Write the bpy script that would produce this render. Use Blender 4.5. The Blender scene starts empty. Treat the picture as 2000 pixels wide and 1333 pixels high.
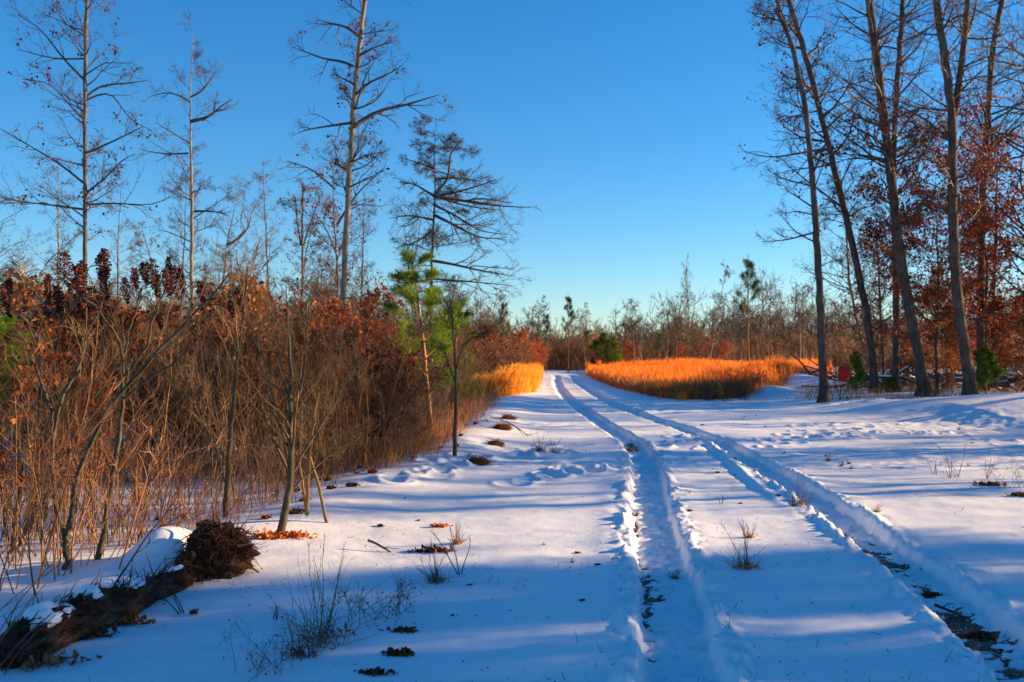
import bpy, math
import numpy as np
from math import radians as rad
scene = bpy.context.scene
COL = scene.collection
# ------------------------------------------------------------------ camera, light
F = 1944.0; HY = 692.0; CH = 1.6          # focal length / horizon row in photo pixels, eye height
SUN_EL, SUN_AZ = 14.5, 77.0               # azimuth measured from +Y towards +X
cam = bpy.data.cameras.new('camera'); camo = bpy.data.objects.new('camera', cam); COL.objects.link(camo)
cam.lens = 35.0; cam.sensor_width = 36.0; cam.shift_y = 0.01275; cam.clip_end = 6000; cam.clip_start = 0.05
camo.location = (0, 0, CH); camo.rotation_euler = (rad(90), 0, 0)
cam.dof.use_dof = True; cam.dof.focus_distance = 8.5; cam.dof.aperture_fstop = 3.2
scene.camera = camo
w = bpy.data.worlds.new("World"); scene.world = w; w.use_nodes = True
nt = w.node_tree; nt.nodes.clear()
sky = nt.nodes.new('ShaderNodeTexSky'); sky.sky_type = 'NISHITA'; sky.sun_disc = False
sky.sun_elevation = rad(SUN_EL); sky.sun_rotation = rad(SUN_AZ)
sky.air_density = 1.0; sky.dust_density = 0.0; sky.ozone_density = 5.0; sky.altitude = 0
hs = nt.nodes.new('ShaderNodeHueSaturation'); hs.inputs['Saturation'].default_value = 1.19
bg = nt.nodes.new('ShaderNodeBackground'); bg.inputs[1].default_value = 0.086
wo = nt.nodes.new('ShaderNodeOutputWorld')
nt.links.new(sky.outputs[0], hs.inputs['Color']); nt.links.new(hs.outputs[0], bg.inputs[0]); nt.links.new(bg.outputs[0], wo.inputs[0])
sl = bpy.data.lights.new('sun', 'SUN'); sl.energy = 5.0; sl.angle = rad(0.55); sl.color = (1.0, 0.69, 0.36)
so = bpy.data.objects.new('sun', sl); COL.objects.link(so)
so.rotation_euler = (rad(90 - SUN_EL), 0, rad(180 - SUN_AZ))
scene.view_settings.view_transform = 'Standard'; scene.view_settings.look = 'None'
scene.view_settings.exposure = 1.26; scene.view_settings.gamma = 1.0

# ------------------------------------------------------------------ helpers
def hashn(ix, iy, seed):
    h = (ix.astype(np.int64) * 374761393 + iy.astype(np.int64) * 668265263 + seed * 1442695041) & 0xffffffff
    h = ((h ^ (h >> 13)) * 1274126177) & 0xffffffff
    return ((h ^ (h >> 16)) & 0xffff) / 65535.0
def vn(x, y, s, seed=0):
    x = np.asarray(x, float) / s; y = np.asarray(y, float) / s
    ix = np.floor(x); iy = np.floor(y); fx = x - ix; fy = y - iy
    fx = fx * fx * fx * (fx * (fx * 6 - 15) + 10); fy = fy * fy * fy * (fy * (fy * 6 - 15) + 10)
    a = hashn(ix, iy, seed); b = hashn(ix + 1, iy, seed); c = hashn(ix, iy + 1, seed); d = hashn(ix + 1, iy + 1, seed)
    return (a + (b - a) * fx) * (1 - fy) + (c + (d - c) * fx) * fy - 0.5
def sst(a, b, x):
    t = np.clip((x - a) / (b - a), 0, 1); return t * t * (3 - 2 * t)
def dist_of(py): return CH * F / (py - HY)
def at(px, py, Y): return np.array([(px - 1000) / F * Y, Y, CH - (py - HY) / F * Y])
def trk(pts):
    d = np.array([dist_of(p[1]) for p in pts]); x = np.array([(p[0] - 1000) / F for p in pts]) * d
    o = np.argsort(d); return d[o], x[o]
TL = trk([(1352, 1420), (1335, 1333), (1308, 1150), (1285, 1060), (1272, 1000), (1264, 930), (1256, 890), (1235, 862), (1190, 835), (1140, 803), (1105, 775), (1090, 755), (1086, 742), (1088, 736)])
TR = trk([(2110, 1420), (2005, 1300), (1900, 1200), (1768, 1100), (1632, 1000), (1556, 950), (1472, 900), (1402, 862), (1335, 838), (1275, 818), (1222, 800), (1180, 780), (1148, 761), (1124, 745), (1118, 736)])
TR2 = trk([(1560, 1010), (1500, 965), (1430, 905), (1385, 868), (1350, 848)])
FOOT = []
fr = np.random.default_rng(5)
for (x0, y0, x1, y1, n, sp) in [(985, 945, 1225, 915, 26, 5), (1285, 868, 1420, 850, 16, 8), (1480, 868, 1700, 836, 34, 10), (1290, 905, 1400, 872, 12, 6), (1010, 885, 1150, 872, 14, 5), (760, 950, 960, 905, 16, 6), (1540, 832, 1990, 860, 26, 10), (1180, 760, 1300, 820, 16, 6)]:
    for k in range(n):
        t = fr.random(); px = x0 + (x1 - x0) * t + fr.normal() * 3; py = y0 + (y1 - y0) * t + fr.normal() * sp
        d = dist_of(py); FOOT.append(((px - 1000) / F * d, d, 0.09 + 0.08 * fr.random(), 0.018 + .022 * fr.random()))
def hterrain(x, y):
    """large scale ground height"""
    x = np.asarray(x, float); y = np.asarray(y, float)
    # bank on the right
    ridge = np.interp(x, [6.5, 8.5, 9.5, 11, 13, 18, 40], [0, .06, .2, .42, .62, .75, .9])
    yr = np.interp(x, [6, 9, 11, 13, 40], [30, 29, 25, 24.5, 22])
    prof = sst(-6.5, 0, y - yr) * (1 - .6 * sst(1.0, 6.0, y - yr))
    h = ridge * prof
    # low verge by the brush on the left
    bx = np.interp(y, [0, 8.5, 14.5, 20, 31, 60], [-2.6, -2.2, -1.0, -.6, -.1, 1.2])
    h = h + 0.12 * np.exp(-((x - bx + .15) / .9) ** 2) * sst(6, 11, y) * (1 - sst(40, 60, y))
    h = h + 0.12 * np.exp(-(((x + .85) / .5) ** 2 + ((y - 16.9) / .9) ** 2)) + .1 * np.exp(-(((x + .65) / .5) ** 2 + ((y - 20.8) / .9) ** 2)) + .12 * np.exp(-(((x + .55) / .5) ** 2 + ((y - 24) / 1.1) ** 2))
    h = h + .24 * np.exp(-((((x + 2.56) / .27) ** 2 + ((y - 7.5) / .3) ** 2) ** 1.5)) + .10 * np.exp(-(((x + 2.75) / .3) ** 2 + ((y - 7.1) / .35) ** 2))
    # heaps at the foot of the wood
    h = h + .5 * np.exp(-(((x - 12.5) / 1.6) ** 2 + ((y - 44) / 1.5) ** 2)) + .35 * np.exp(-(((x - 9.6) / .9) ** 2 + ((y - 37) / 1.2) ** 2))
    h = h + .07 * vn(x, y, 6.0, 3) * sst(3, 6, np.abs(x - 1.5) + 2) + .03 * vn(x, y, 2.1, 4) + .03 * vn(x, y, 0.8, 9)
    h = h + .7 * vn(x, y, 60., 8) * sst(90, 200, np.hypot(x, y))
    return h
def hground(x, y, fine=True):
    x = np.asarray(x, float); y = np.asarray(y, float)
    h = hterrain(x, y)
    dirt = np.zeros_like(h); tread = np.zeros_like(h)
    m = sst(0, 3, y + 30) * (1 - sst(72, 80, y))
    for k, T in enumerate((TL, TR)):
        c = np.interp(y, T[0], T[1]); e = .35
        sl_ = (np.interp(y + e, T[0], T[1]) - np.interp(y - e, T[0], T[1])) / (2 * e)
        u = (x - c) / np.sqrt(1 + sl_ * sl_)
        u = u + .022 * vn(x, y, .7, 21 + k) + .03 * vn(x, y, .16, 23 + k) + .022 * vn(x, y, .06, 29 + k)
        a = np.abs(u)
        wd = .215
        floor = 1 - sst(wd - .035, wd + .012, a)
        berm = np.exp(-((a - wd - .055) / .06) ** 2) * (.014 + .07 * np.clip(vn(x, y, .5, 25 + k), -.15, .5) + .03 * vn(x, y, .11, 27 + k) + .02 * vn(x, y, .05, 28 + k)) + .012 * np.exp(-((a - .42) / .12) ** 2)
        h = h * (1 - .5 * floor * m) + m * (-.092 * floor + berm * (1 - .75 * sst(11, 17, y)))
        tr = floor * (vn(x * 1, y * 3.2, .10, 31) * .026 + vn(x, y * 2.2, .05, 33) * .018 + vn(x, y, .3, 34) * .02 + .008 * np.sin(y * 38 + 3 * np.abs(u) / .2 + 2 * vn(x, y, .5, 36)))
        h = h + m * tr
        n = vn(x, y * 2.6, .13, 41 + k) + .6 * vn(x, y * 1.5, .45, 43 + k) + .45 * vn(x, y * 4, .05, 47 + k)
        if k == 0:
            side = .62 * np.exp(-((u + .16) / .035) ** 2) * sst(5.2, 6.5, y) * (1 - sst(11.5, 13, y)) * (.7 + 1.2 * vn(x * 0, y, .8, 77)) + .3 * np.exp(-((u + .1) / .07) ** 2) * (1 - sst(7, 9, y))
            side = side + .8 * np.exp(-((y - 18.3) / .9) ** 2) * np.exp(-((u) / .16) ** 2) + .5 * np.exp(-((y - 27.5) / 3) ** 2) * np.exp(-((u + .12) / .08) ** 2)
        else:
            side = .75 * np.exp(-((y - 9.6) / .8) ** 2) * np.exp(-((u + .12) / .07) ** 2) + .55 * np.exp(-((u + .02) / .13) ** 2) * (1 - sst(8.2, 9.8, y)) + .7 * np.exp(-((y - 26.5) / 1.2) ** 2) * np.exp(-((u + .1) / .1) ** 2)
            side = side + .55 * np.exp(-((y - 6.15) / .4) ** 2) * np.exp(-((u - .02) / .15) ** 2)
        dirt = np.maximum(dirt, sst(.40, .56, side + n * .62) * floor * m)
    c = np.interp(y, TR2[0], TR2[1]); mm = sst(9.6, 14, y) * (1 - sst(17, 20, y)) * .75
    a = np.abs(x - c + .03 * vn(x, y, .3, 51))
    h = h + mm * (.045 * np.exp(-(a / .05) ** 2) - .025 * np.exp(-((a - .12) / .06) ** 2))
    for (fx, fy, r, dp) in FOOT:
        sel = (np.abs(x - fx) < 3 * r) & (np.abs(y - fy) < 4 * r)
        if sel.any():
            q = ((x[sel] - fx) / r) ** 2 + ((y[sel] - fy) / (r * 1.35)) ** 2
            h[sel] += -dp * np.exp(-q) + dp * .75 * np.exp(-(np.sqrt(q) - 1.5) ** 2 / .12)
    if fine:
        near = 1 - sst(30, 60, y)
        h = h + near * (.008 * vn(x, y, .22, 61) + .004 * vn(x, y, .09, 62) + .026 * vn(x * .45, y * 1.4, .33, 63) * (.25 + sst(-.1, .3, vn(x, y, 1.3, 64))))
        rough = sst(.0, .3, vn(x * .6, y, 1.6, 65)) * sst(11, 15, y)
        h = h + rough * (.035 * vn(x, y, .28, 66) + .02 * vn(x, y, .12, 67))
    if fine:
        for T in (TL, TR):
            a = np.abs(x - np.interp(y, T[0], T[1])); zone = np.exp(-((a - .29) / .09) ** 2) + .45 * np.exp(-(a / .2) ** 2)
            h = h + (1 - sst(14, 22, y)) * zone * (.022 * sst(.14, .32, vn(x, y, .075, 91)) + .012 * sst(.1, .3, vn(x, y, .04, 92)))
    h = h - .012 * dirt
    return h, dirt
def gz(x, y): return float(hground(np.array([float(x)]), np.array([float(y)]), False)[0][0])

class Geo:
    def __init__(s): s.v = []; s.f = []; s.n = 0
    def add(s, V, Q):
        s.v.append(np.asarray(V, float).reshape(-1, 3)); s.f.append(np.asarray(Q, np.int64).reshape(-1, 4) + s.n); s.n += len(s.v[-1])
    def tubes(s, P, R, k=3):
        P = np.asarray(P, float); R = np.asarray(R, float)
        if P.ndim == 2: P = P[None]; R = R[None]
        M, n, _ = P.shape
        if M == 0: return
        T = np.gradient(P, axis=1); T /= np.linalg.norm(T, axis=2, keepdims=True) + 1e-9
        md = np.abs(P[:, -1] - P[:, 0]); ref = np.zeros((M, 3)); ref[np.arange(M), np.argmin(md, axis=1)] = 1
        U = np.cross(T, ref[:, None, :]); U /= np.linalg.norm(U, axis=2, keepdims=True) + 1e-9
        W = np.cross(T, U)
        a = np.arange(k) / k * 2 * np.pi
        V = P[:, :, None, :] + R[:, :, None, None] * (np.cos(a)[None, None, :, None] * U[:, :, None, :] + np.sin(a)[None, None, :, None] * W[:, :, None, :])
        idx = np.arange(M * n * k).reshape(M, n, k)
        A = idx[:, :-1, :]; B = idx[:, 1:, :]
        Q = np.stack([A, np.roll(A, -1, 2), np.roll(B, -1, 2), B], -1)
        s.add(V.reshape(-1, 3), Q.reshape(-1, 4))
    def leaves(s, C, size, rng, droop=.6, asp=.45, dirs=None):
        C = np.asarray(C, float); M = len(C)
        if M == 0: return
        d = rng.normal(size=(M, 3)) if dirs is None else dirs + .35 * rng.normal(size=(M, 3))
        d[:, 2] -= droop; d /= np.linalg.norm(d, axis=1, keepdims=True)
        u = np.cross(d, rng.normal(size=(M, 3))); u /= np.linalg.norm(u, axis=1, keepdims=True) + 1e-9
        nn = np.cross(d, u); L = (size * (.6 + .8 * rng.random(M)))[:, None]
        b = C; t = C + d * L + nn * L * .15; l = C + d * L * .5 + u * L * asp + nn * L * .2; r = C + d * L * .5 - u * L * asp + nn * L * .2
        V = np.stack([b, l, t, r], 1); s.add(V.reshape(-1, 3), np.arange(M * 4).reshape(M, 4))
    def build(s, name, mat, parent=None, smooth=True):
        me = bpy.data.meshes.new(name)
        V = np.concatenate(s.v); Q = np.concatenate(s.f)
        me.vertices.add(len(V)); me.vertices.foreach_set('co', V.astype(np.float32).ravel())
        me.loops.add(Q.size); me.loops.foreach_set('vertex_index', Q.astype(np.int32).ravel())
        me.polygons.add(len(Q)); me.polygons.foreach_set('loop_start', np.arange(0, Q.size, 4, dtype=np.int32))
        if smooth: me.polygons.foreach_set('use_smooth', np.ones(len(Q), bool))
        me.update(calc_edges=True)
        me.materials.append(mat)
        o = bpy.data.objects.new(name, me); COL.objects.link(o)
        if parent: o.parent = parent
        return o
def tag(o, label=None, cat=None, group=None, kind=None):
    if label: o['label'] = label
    if cat: o['category'] = cat
    if group: o['group'] = group
    if kind: o['kind'] = kind
    return o
def thing(name, label, cat, loc=(0, 0, 0), rz=0, group=None, sc=1):
    o = bpy.data.objects.new(name, None); COL.objects.link(o); o.empty_display_size = .2
    o.location = [float(c) for c in loc]; o.rotation_euler = (0, 0, rz); o.scale = (sc,) * 3
    return tag(o, label, cat, group)
def kids(o): return [c for c in KIDS.get(o.name, [])]
KIDS = {}
def reg(o, *ch): KIDS[o.name] = list(ch); return o
def dup(root, loc, rz, sc=1, label=None, group=None, zs=None, tilt=(0, 0)):
    r = root.copy(); COL.objects.link(r); r.location = [float(c) for c in loc]
    r.rotation_euler = (tilt[0], tilt[1], rz); r.scale = (sc, sc, sc * (zs or 1))
    if label: r['label'] = label
    if group: r['group'] = group
    for c in kids(root):
        d = c.copy(); COL.objects.link(d); d.parent = r
    return r

def grow(S, D, L, n, wob, up, rng):
    M = len(S); P = np.zeros((M, n, 3)); P[:, 0] = S; d = D / (np.linalg.norm(D, axis=1, keepdims=True) + 1e-9)
    L = np.broadcast_to(L, (M,))
    up = np.asarray(up, float)
    for i in range(1, n):
        d = d + wob * rng.normal(size=(M, 3)); d[:, 2] += up; d /= np.linalg.norm(d, axis=1, keepdims=True)
        P[:, i] = P[:, i - 1] + d * (L / (n - 1))[:, None]
    return P
def spawn(P, R, pi, t, ang, rng, flat=0.):
    M, n, _ = P.shape; f = t * (n - 1); i = np.minimum(f.astype(int), n - 2); w_ = (f - i)[:, None]
    S = P[pi, i] * (1 - w_) + P[pi, i + 1] * w_; T = P[pi, i + 1] - P[pi, i]; T /= np.linalg.norm(T, axis=1, keepdims=True) + 1e-9
    r = R[pi, i] * (1 - w_[:, 0]) + R[pi, i + 1] * w_[:, 0]
    q = rng.normal(size=T.shape); q[:, 2] *= (1 - flat); q -= (q * T).sum(1, keepdims=True) * T; q /= np.linalg.norm(q, axis=1, keepdims=True) + 1e-9
    return S, np.cos(ang)[:, None] * T + np.sin(ang)[:, None] * q, r
def sublevel(P, R, cnt, lr, rng, t0=.2, ang=(.6, 1.1), n=5, wob=.16, up=.03, rr=.55, rmin=.003, flat=0., taper=.35, lmin=.05, pw=.7):
    M = len(P); pl = np.linalg.norm(np.diff(P, axis=1), axis=2).sum(1)
    pi = np.repeat(np.arange(M), cnt); t = t0 + (1 - t0) * rng.random(len(pi)) ** pw * .98
    a = ang[0] + (ang[1] - ang[0]) * rng.random(len(pi))
    S, D, r = spawn(P, R, pi, t, a, rng, flat)
    L = np.maximum(pl[pi] * lr * (1.15 - .75 * t) * (.55 + .9 * rng.random(len(pi))), lmin)
    C = grow(S, D, L, n, wob, up, rng)
    rb = np.maximum(np.minimum(r * rr, L * .05), rmin)
    Rr = rb[:, None] * np.linspace(1, taper, n)[None]
    Rr = np.maximum(Rr, rmin * .55)
    return C, Rr
def smooth_path(pts, n):
    pts = np.asarray(pts, float); m = len(pts)
    s = np.r_[0, np.cumsum(np.linalg.norm(np.diff(pts, axis=0), axis=1))]; q = np.linspace(0, s[-1], n)
    out = np.stack([np.interp(q, s, pts[:, k]) for k in range(pts.shape[1])], 1)
    for _ in range(2):
        o2 = out.copy(); o2[1:-1] = (out[:-2] + 2 * out[1:-1] + out[2:]) / 4; out = o2
    return out

# ------------------------------------------------------------------ materials
def nodes(name):
    m = bpy.data.materials.new(name); m.use_nodes = True; t = m.node_tree; b = t.nodes['Principled BSDF']
    return m, t, b
def mixramp(t, fac, cols, pos=None):
    r = t.nodes.new('ShaderNodeValToRGB'); e = r.color_ramp.elements
    pos = pos or [i / (len(cols) - 1) for i in range(len(cols))]
    while len(e) < len(cols): e.new(.5)
    for i, c in enumerate(cols): e[i].position = pos[i]; e[i].color = (*c, 1)
    t.links.new(fac, r.inputs[0]); return r.outputs[0]
def bark(name, cols, scale=(16, 16, 3.), bump=.8, rough=.9, coord='Object', dist=.035):
    m, t, b = nodes(name); tc = t.nodes.new('ShaderNodeTexCoord'); mp = t.nodes.new('ShaderNodeMapping'); mp.inputs['Scale'].default_value = scale
    t.links.new(tc.outputs[coord], mp.inputs[0])
    n1 = t.nodes.new('ShaderNodeTexNoise'); n1.inputs['Scale'].default_value = 1.; n1.inputs['Detail'].default_value = 6; n1.inputs['Roughness'].default_value = .65
    t.links.new(mp.outputs[0], n1.inputs['Vector'])
    n2 = t.nodes.new('ShaderNodeTexNoise'); n2.inputs['Scale'].default_value = 1.1; t.links.new(tc.outputs[coord], n2.inputs['Vector'])
    ad = t.nodes.new('ShaderNodeMath'); ad.operation = 'MULTIPLY_ADD'; t.links.new(n2.outputs[0], ad.inputs[0]); ad.inputs[1].default_value = .5; n2.inputs['Detail'].default_value = 5; n2.inputs['Scale'].default_value = 2.6
    sb = t.nodes.new('ShaderNodeMath'); sb.operation = 'SUBTRACT'; t.links.new(n1.outputs[0], sb.inputs[0]); sb.inputs[1].default_value = .25
    t.links.new(sb.outputs[0], ad.inputs[2])
    t.links.new(mixramp(t, ad.outputs[0], cols, [.25 + .5 * i / (len(cols) - 1) for i in range(len(cols))]), b.inputs['Base Color'])
    b.inputs['Roughness'].default_value = rough; b.inputs['Specular IOR Level'].default_value = .2
    bp = t.nodes.new('ShaderNodeBump'); bp.inputs['Strength'].default_value = bump; bp.inputs['Distance'].default_value = dist
    t.links.new(n1.outputs[0], bp.inputs['Height']); t.links.new(bp.outputs[0], b.inputs['Normal'])
    return m
def foliage(name, cols, trans=.35, scale=6., rough=.6, rnd=.35):
    m, t, b = nodes(name); tc = t.nodes.new('ShaderNodeTexCoord')
    n = t.nodes.new('ShaderNodeTexNoise'); n.inputs['Scale'].default_value = scale; n.inputs['Detail'].default_value = 3
    t.links.new(tc.outputs['Object'], n.inputs['Vector'])
    oi = t.nodes.new('ShaderNodeObjectInfo'); a = t.nodes.new('ShaderNodeMath'); a.operation = 'MULTIPLY_ADD'
    s = t.nodes.new('ShaderNodeMath'); s.operation = 'SUBTRACT'; t.links.new(oi.outputs['Random'], s.inputs[0]); s.inputs[1].default_value = .5
    t.links.new(s.outputs[0], a.inputs[0]); a.inputs[1].default_value = rnd; t.links.new(n.outputs[0], a.inputs[2])
    c = mixramp(t, a.outputs[0], cols, [.3 + .4 * i / (len(cols) - 1) for i in range(len(cols))])
    t.links.new(c, b.inputs['Base Color']); b.inputs['Roughness'].default_value = rough; b.inputs['Specular IOR Level'].default_value = .25
    tr = t.nodes.new('ShaderNodeBsdfTranslucent'); t.links.new(c, tr.inputs[0])
    mx = t.nodes.new('ShaderNodeMixShader'); mx.inputs[0].default_value = trans
    t.links.new(b.outputs[0], mx.inputs[1]); t.links.new(tr.outputs[0], mx.inputs[2])
    t.links.new(mx.outputs[0], t.nodes['Material Output'].inputs['Surface'])
    return m
M_barkG = bark('bark_grey', [(.045, .035, .028), (.12, .095, .075), (.21, .175, .14)])
M_barkR = bark('bark_oak_right', [(.028, .02, .016), (.09, .064, .047), (.17, .125, .09)], bump=.8)
M_barkP = bark('bark_pale', [(.10, .08, .055), (.24, .19, .125), (.36, .30, .21)], scale=(10, 10, 3))
M_twig = foliage('twig_brown', [(.045, .026, .018), (.10, .058, .038), (.17, .105, .065)], 0, 2.)
M_twigR = foliage('twig_reddish', [(.07, .027, .014), (.21, .085, .032), (.40, .185, .065)], 0, 1.5)
M_twigO = foliage('twig_olive', [(.06, .034, .015), (.15, .085, .032), (.27, .155, .06)], 0, 2.)
M_stem = bark('stem_lichen_grey', [(.03, .022, .016), (.085, .066, .043), (.17, .15, .105)], scale=(30, 30, 9), dist=.004)
M_canes = foliage('red_cane', [(.14, .03, .02), (.28, .07, .04), (.40, .17, .08)], 0, 2.)
M_rust = foliage('leaf_rust', [(.10, .015, .008), (.36, .05, .015), (.62, .13, .025)], .35)
M_rustO = foliage('leaf_rust_orange', [(.14, .03, .01), (.36, .085, .02), (.6, .2, .05)], .35)
M_dark = foliage('leaf_dark_red', [(.045, .012, .012), (.11, .024, .018), (.2, .045, .025)], .25)
M_brown = foliage('leaf_brown', [(.11, .038, .015), (.27, .095, .027), (.46, .20, .055)], .25)
M_orange = foliage('leaf_orange', [(.28, .05, .012), (.55, .13, .02), (.75, .26, .04)], .35)
M_sumac = foliage('sumac_seed', [(.025, .007, .006), (.07, .014, .01), (.14, .03, .018)], .1, 20)
M_pine = foliage('pine_needles', [(.05, .09, .01), (.12, .20, .014), (.22, .32, .025)], .3, 4.)
M_pineD = foliage('pine_needles_dark', [(.03, .05, .015), (.07, .10, .025), (.13, .17, .04)], .25, 4.)
M_litter = foliage('leaf_litter', [(.06, .022, .010), (.17, .058, .024), (.34, .13, .05)], .15, 9.)
M_sedge = foliage('broomsedge_orange', [(.62, .12, .012), (.90, .22, .02), (.94, .35, .05)], .5, .9)
M_sedgeY = foliage('broomsedge_yellow', [(.80, .27, .02), (.93, .39, .03), (.96, .50, .06)], .45, 1.5)
M_straw = foliage('dry_straw', [(.26, .08, .025), (.46, .165, .045), (.62, .30, .09)], .25, 3.)
M_strawG = foliage('dry_straw_grey', [(.12, .055, .03), (.24, .125, .065), (.38, .23, .13)], .2, 3.)
def snow_mat(name, dirt=False):
    m, t, b = nodes(name); tc = t.nodes.new('ShaderNodeTexCoord')
    b.inputs['Base Color'].default_value = (.86, .87, .89, 1); b.inputs['Roughness'].default_value = .55; b.inputs['Specular IOR Level'].default_value = .35
    n = t.nodes.new('ShaderNodeTexNoise'); n.inputs['Scale'].default_value = 28; n.inputs['Detail'].default_value = 8; n.inputs['Roughness'].default_value = .7
    t.links.new(tc.outputs['Object'], n.inputs['Vector'])
    n2 = t.nodes.new('ShaderNodeTexNoise'); n2.inputs['Scale'].default_value = 260; n2.inputs['Detail'].default_value = 2; t.links.new(tc.outputs['Object'], n2.inputs['Vector'])
    bp = t.nodes.new('ShaderNodeBump'); bp.inputs['Strength'].default_value = .5; bp.inputs['Distance'].default_value = .012; t.links.new(n.outputs[0], bp.inputs['Height'])
    bp2 = t.nodes.new('ShaderNodeBump'); bp2.inputs['Strength'].default_value = .6; bp2.inputs['Distance'].default_value = .002; t.links.new(n2.outputs[0], bp2.inputs['Height']); t.links.new(bp.outputs[0], bp2.inputs['Normal'])
    t.links.new(bp2.outputs[0], b.inputs['Normal'])
    if dirt:
        at_ = t.nodes.new('ShaderNodeAttribute'); at_.attribute_name = 'dirt'
        dn = t.nodes.new('ShaderNodeTexNoise'); dn.inputs['Scale'].default_value = 60; dn.inputs['Detail'].default_value = 5; t.links.new(tc.outputs['Object'], dn.inputs['Vector'])
        dc = mixramp(t, dn.outputs[0], [(.05, .018, .008), (.13, .048, .02), (.30, .14, .06)], [.35, .5, .65])
        a2 = t.nodes.new('ShaderNodeMath'); a2.operation = 'MULTIPLY_ADD'; t.links.new(dn.outputs[0], a2.inputs[0]); a2.inputs[1].default_value = 2.6; a2.inputs[2].default_value = -1.42
        a3 = t.nodes.new('ShaderNodeMath'); a3.operation = 'ADD'; t.links.new(at_.outputs['Fac'], a3.inputs[0]); t.links.new(a2.outputs[0], a3.inputs[1])
        mr = t.nodes.new('ShaderNodeMapRange'); mr.inputs[1].default_value = .42; mr.inputs[2].default_value = .6; t.links.new(a3.outputs[0], mr.inputs[0])
        mx = t.nodes.new('ShaderNodeMix'); mx.data_type = 'RGBA'; mx.inputs['A'].default_value = (.86, .87, .89, 1)
        t.links.new(mr.outputs[0], mx.inputs['Factor']); t.links.new(dc, mx.inputs['B']); t.links.new(mx.outputs['Result'], b.inputs['Base Color'])
    return m
M_snow = snow_mat('snow', True); M_snow2 = snow_mat('snow_plain')

# ------------------------------------------------------------------ snow ground
def ground():
    ys = [-300., -120., -60., -30., -15., -8., -4., -2., -.5, .6]; y = 1.4
    while y < 95: ys.append(y); y += .0042 * y + .0015
    while y < 4000: ys.append(y); y *= 1.12
    ys = np.array(ys); wv = np.maximum(.6 * ys + 1.6, 2.6)
    wv = np.where(ys < 0, 2.6, wv)
    s = np.linspace(-1, 1, 801); core = wv[:, None] * s[None]
    ext = np.array([2., 5, 10, 18, 30, 50, 80, 140, 300, 900, 3000])
    X = np.concatenate([-(wv[:, None] + ext[::-1][None]), core, wv[:, None] + ext[None]], 1); Y = np.repeat(ys[:, None], X.shape[1], 1)
    Z, Dt = hground(X.ravel(), Y.ravel())
    V = np.stack([X.ravel(), Y.ravel(), Z], 1); r, c = X.shape; idx = np.arange(r * c).reshape(r, c)
    Q = np.stack([idx[:-1, :-1], idx[:-1, 1:], idx[1:, 1:], idx[1:, :-1]], -1).reshape(-1, 4)
    g = Geo(); g.add(V, Q); o = g.build('snow_ground', M_snow)
    a = o.data.attributes.new('dirt', 'FLOAT', 'POINT'); a.data.foreach_set('value', Dt.astype(np.float32))
    o['kind'] = 'structure'
    o['label'] = 'snow covered ground with two curving tyre tracks'
ground()

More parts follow.
